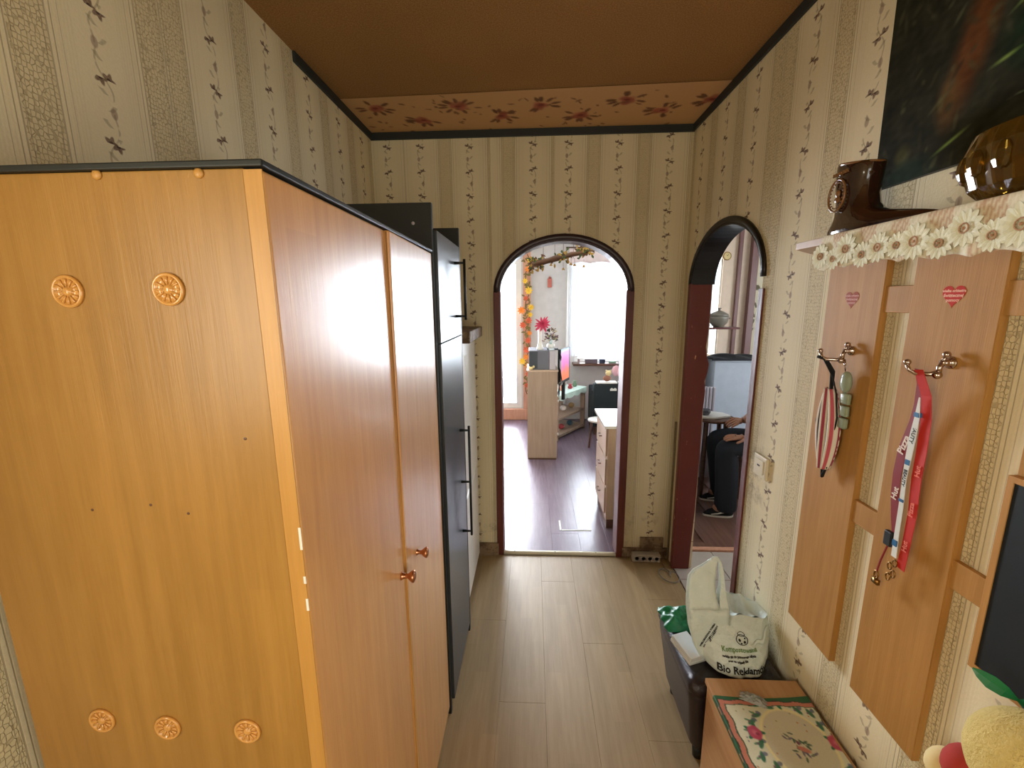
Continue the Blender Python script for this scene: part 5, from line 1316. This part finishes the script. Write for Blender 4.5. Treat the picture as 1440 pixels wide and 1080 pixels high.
j_, e_ = hand((1.66, 3.34, .727), (-1, -.35, .05), (0, -.5, 1), 1., -1, .9); mk_skin('hand', j_, e_, M['skin'], pn, 1)
# head
hd = MB().ball((1.865, 3.30, 1.335), .098, .077, .120, 28, 20); vs = []
for x, y, z in hd.v:
    dx = x - 1.865; dz = z - 1.335
    if dx < -.03 and dz < -.04: x += .012 * min(1, (-dz - .04) / .06)
    if dz < -.02: y = 3.30 + (y - 3.30) * (1 - .28 * min(1, (-dz - .02) / .09))
    vs.append((x, y, z))
hd.v = vs
hd.ball((1.765, 3.30, 1.318), .020, .013, .020, 12, 8).ball((1.775, 3.30, 1.338), .012, .010, .026, 10, 8)
for s in (-1, 1): hd.ball((1.872, 3.30 + s * .079, 1.325), .018, .008, .030, 12, 8)
hdo = hd.build('head', M['skin'], pn, smooth=True)
for s in (-1, 1):
    MB().ball((1.778, 3.30 + s * .031, 1.342), .010, .012, .008, 10, 8).build('eye', M['white'], hdo, smooth=True); MB().ball((1.770, 3.30 + s * .031, 1.342), .0035, .005, .005, 8, 6).build('iris', M['ink'], hdo, smooth=True)
MB().ball((1.777, 3.30, 1.280), .008, .024, .006, 12, 6).build('mouth', mat('lips', (150, 90, 84), .5), hdo, smooth=True)
hr = MB().ball((1.885, 3.30, 1.36), .103, .086, .112, 26, 18); hr.v = [(x + (.03 if x < 1.82 and z < 1.39 else 0), y * 1.0, max(z, 1.31) if x < 1.87 else z) for x, y, z in hr.v]; hr.build('hair', M['hair'], pn, smooth=True)
# trainers
for (ax, ay) in ((1.515, 3.20), (1.595, 3.48)):
    s_ = empty('shoe', (ax - pn.location.x, ay - pn.location.y, 0)); s_.parent = pn
    m = MB(); n = 20; lv = [(.0, .165, .055, .040), (.022, .170, .060, .044), (.024, .160, .056, .038), (.045, .140, .056, .036), (.062, .08, .056, .034), (.085, .045, .055, .034), (.10, .04, .052, .034)]; vs = []
    for h, a, b, w_ in lv:
        for k in range(n):
            t = 2 * math.pi * k / n; c_, s2 = math.cos(t), math.sin(t); xx = ax - .005 - (a if c_ > 0 else b) * c_; vs.append((xx, ay + w_ * s2 * (1 - .15 * max(0, c_)), h + .001))
    m.add(vs, [(i * n + k, i * n + (k + 1) % n, (i + 1) * n + (k + 1) % n, (i + 1) * n + k) for i in range(len(lv) - 1) for k in range(n)] + [tuple(range(n)), tuple((len(lv) - 1) * n + k for k in range(n))])
    m.build('upper', M['blackfabric'], s_, smooth=True)
    MB().tube([(ax - .13, ay - .0445, .030), (ax - .08, ay - .0430, .034), (ax - .03, ay - .0400, .046), (ax + .02, ay - .037, .070)], [.003, .005, .007, .004], 6).build('stripe', M['whitematte'], s_, smooth=True)
    m = MB(); m.add([(ax - .005 + (-(.172 if math.cos(t) > 0 else .062) * math.cos(t)), ay + .046 * math.sin(t) * (1 - .15 * max(0, math.cos(t))), z) for z in (.0, .014) for t in [2 * math.pi * k / n for k in range(n)]], [(k, (k + 1) % n, n + (k + 1) % n, n + k) for k in range(n)] + [tuple(range(n)), tuple(n + k for k in range(n))]); m.build('sole', M['whitematte'], s_)
ch_ = tag(empty('kitchen_chair', (1.93, 3.30, 0)), 'brown chair carrying the seated person in the side room', 'chair')
MB().box(1.72, 2.12, 3.08, 3.52, .375, .405).build('seat', M['wood_dark'], ch_, bevel=.008)
for x in (1.74, 2.10):
    for y in (3.10, 3.50): MB().box(x - .016, x + .016, y - .016, y + .016, 0, .3745).build('leg', M['wood_dark'], ch_, bevel=.003)
for y in (3.10, 3.50): MB().box(2.105, 2.135, y - .016, y + .016, .4055, .85).build('back_post', M['wood_dark'], ch_, bevel=.003)
MB().box(2.11, 2.13, 3.12, 3.48, .70, .84).build('backrest', M['wood_dark'], ch_, bevel=.004)
bxk = tag(empty('cardboard_box', (1.95, 3.9, 0)), 'pale pinkish box on the floor behind the person', 'box')
MB().box(1.72, 2.10, 3.75, 3.98, 0, .30).build('box_body', mat('pale_pink_card', (214, 200, 206), .7), bxk, bevel=.003); MB().box(1.715, 2.105, 3.745, 3.985, .3005, .335).build('lid', mat('pale_card', (226, 220, 220), .7), bxk, bevel=.003)
bpy.context.view_layer.update()
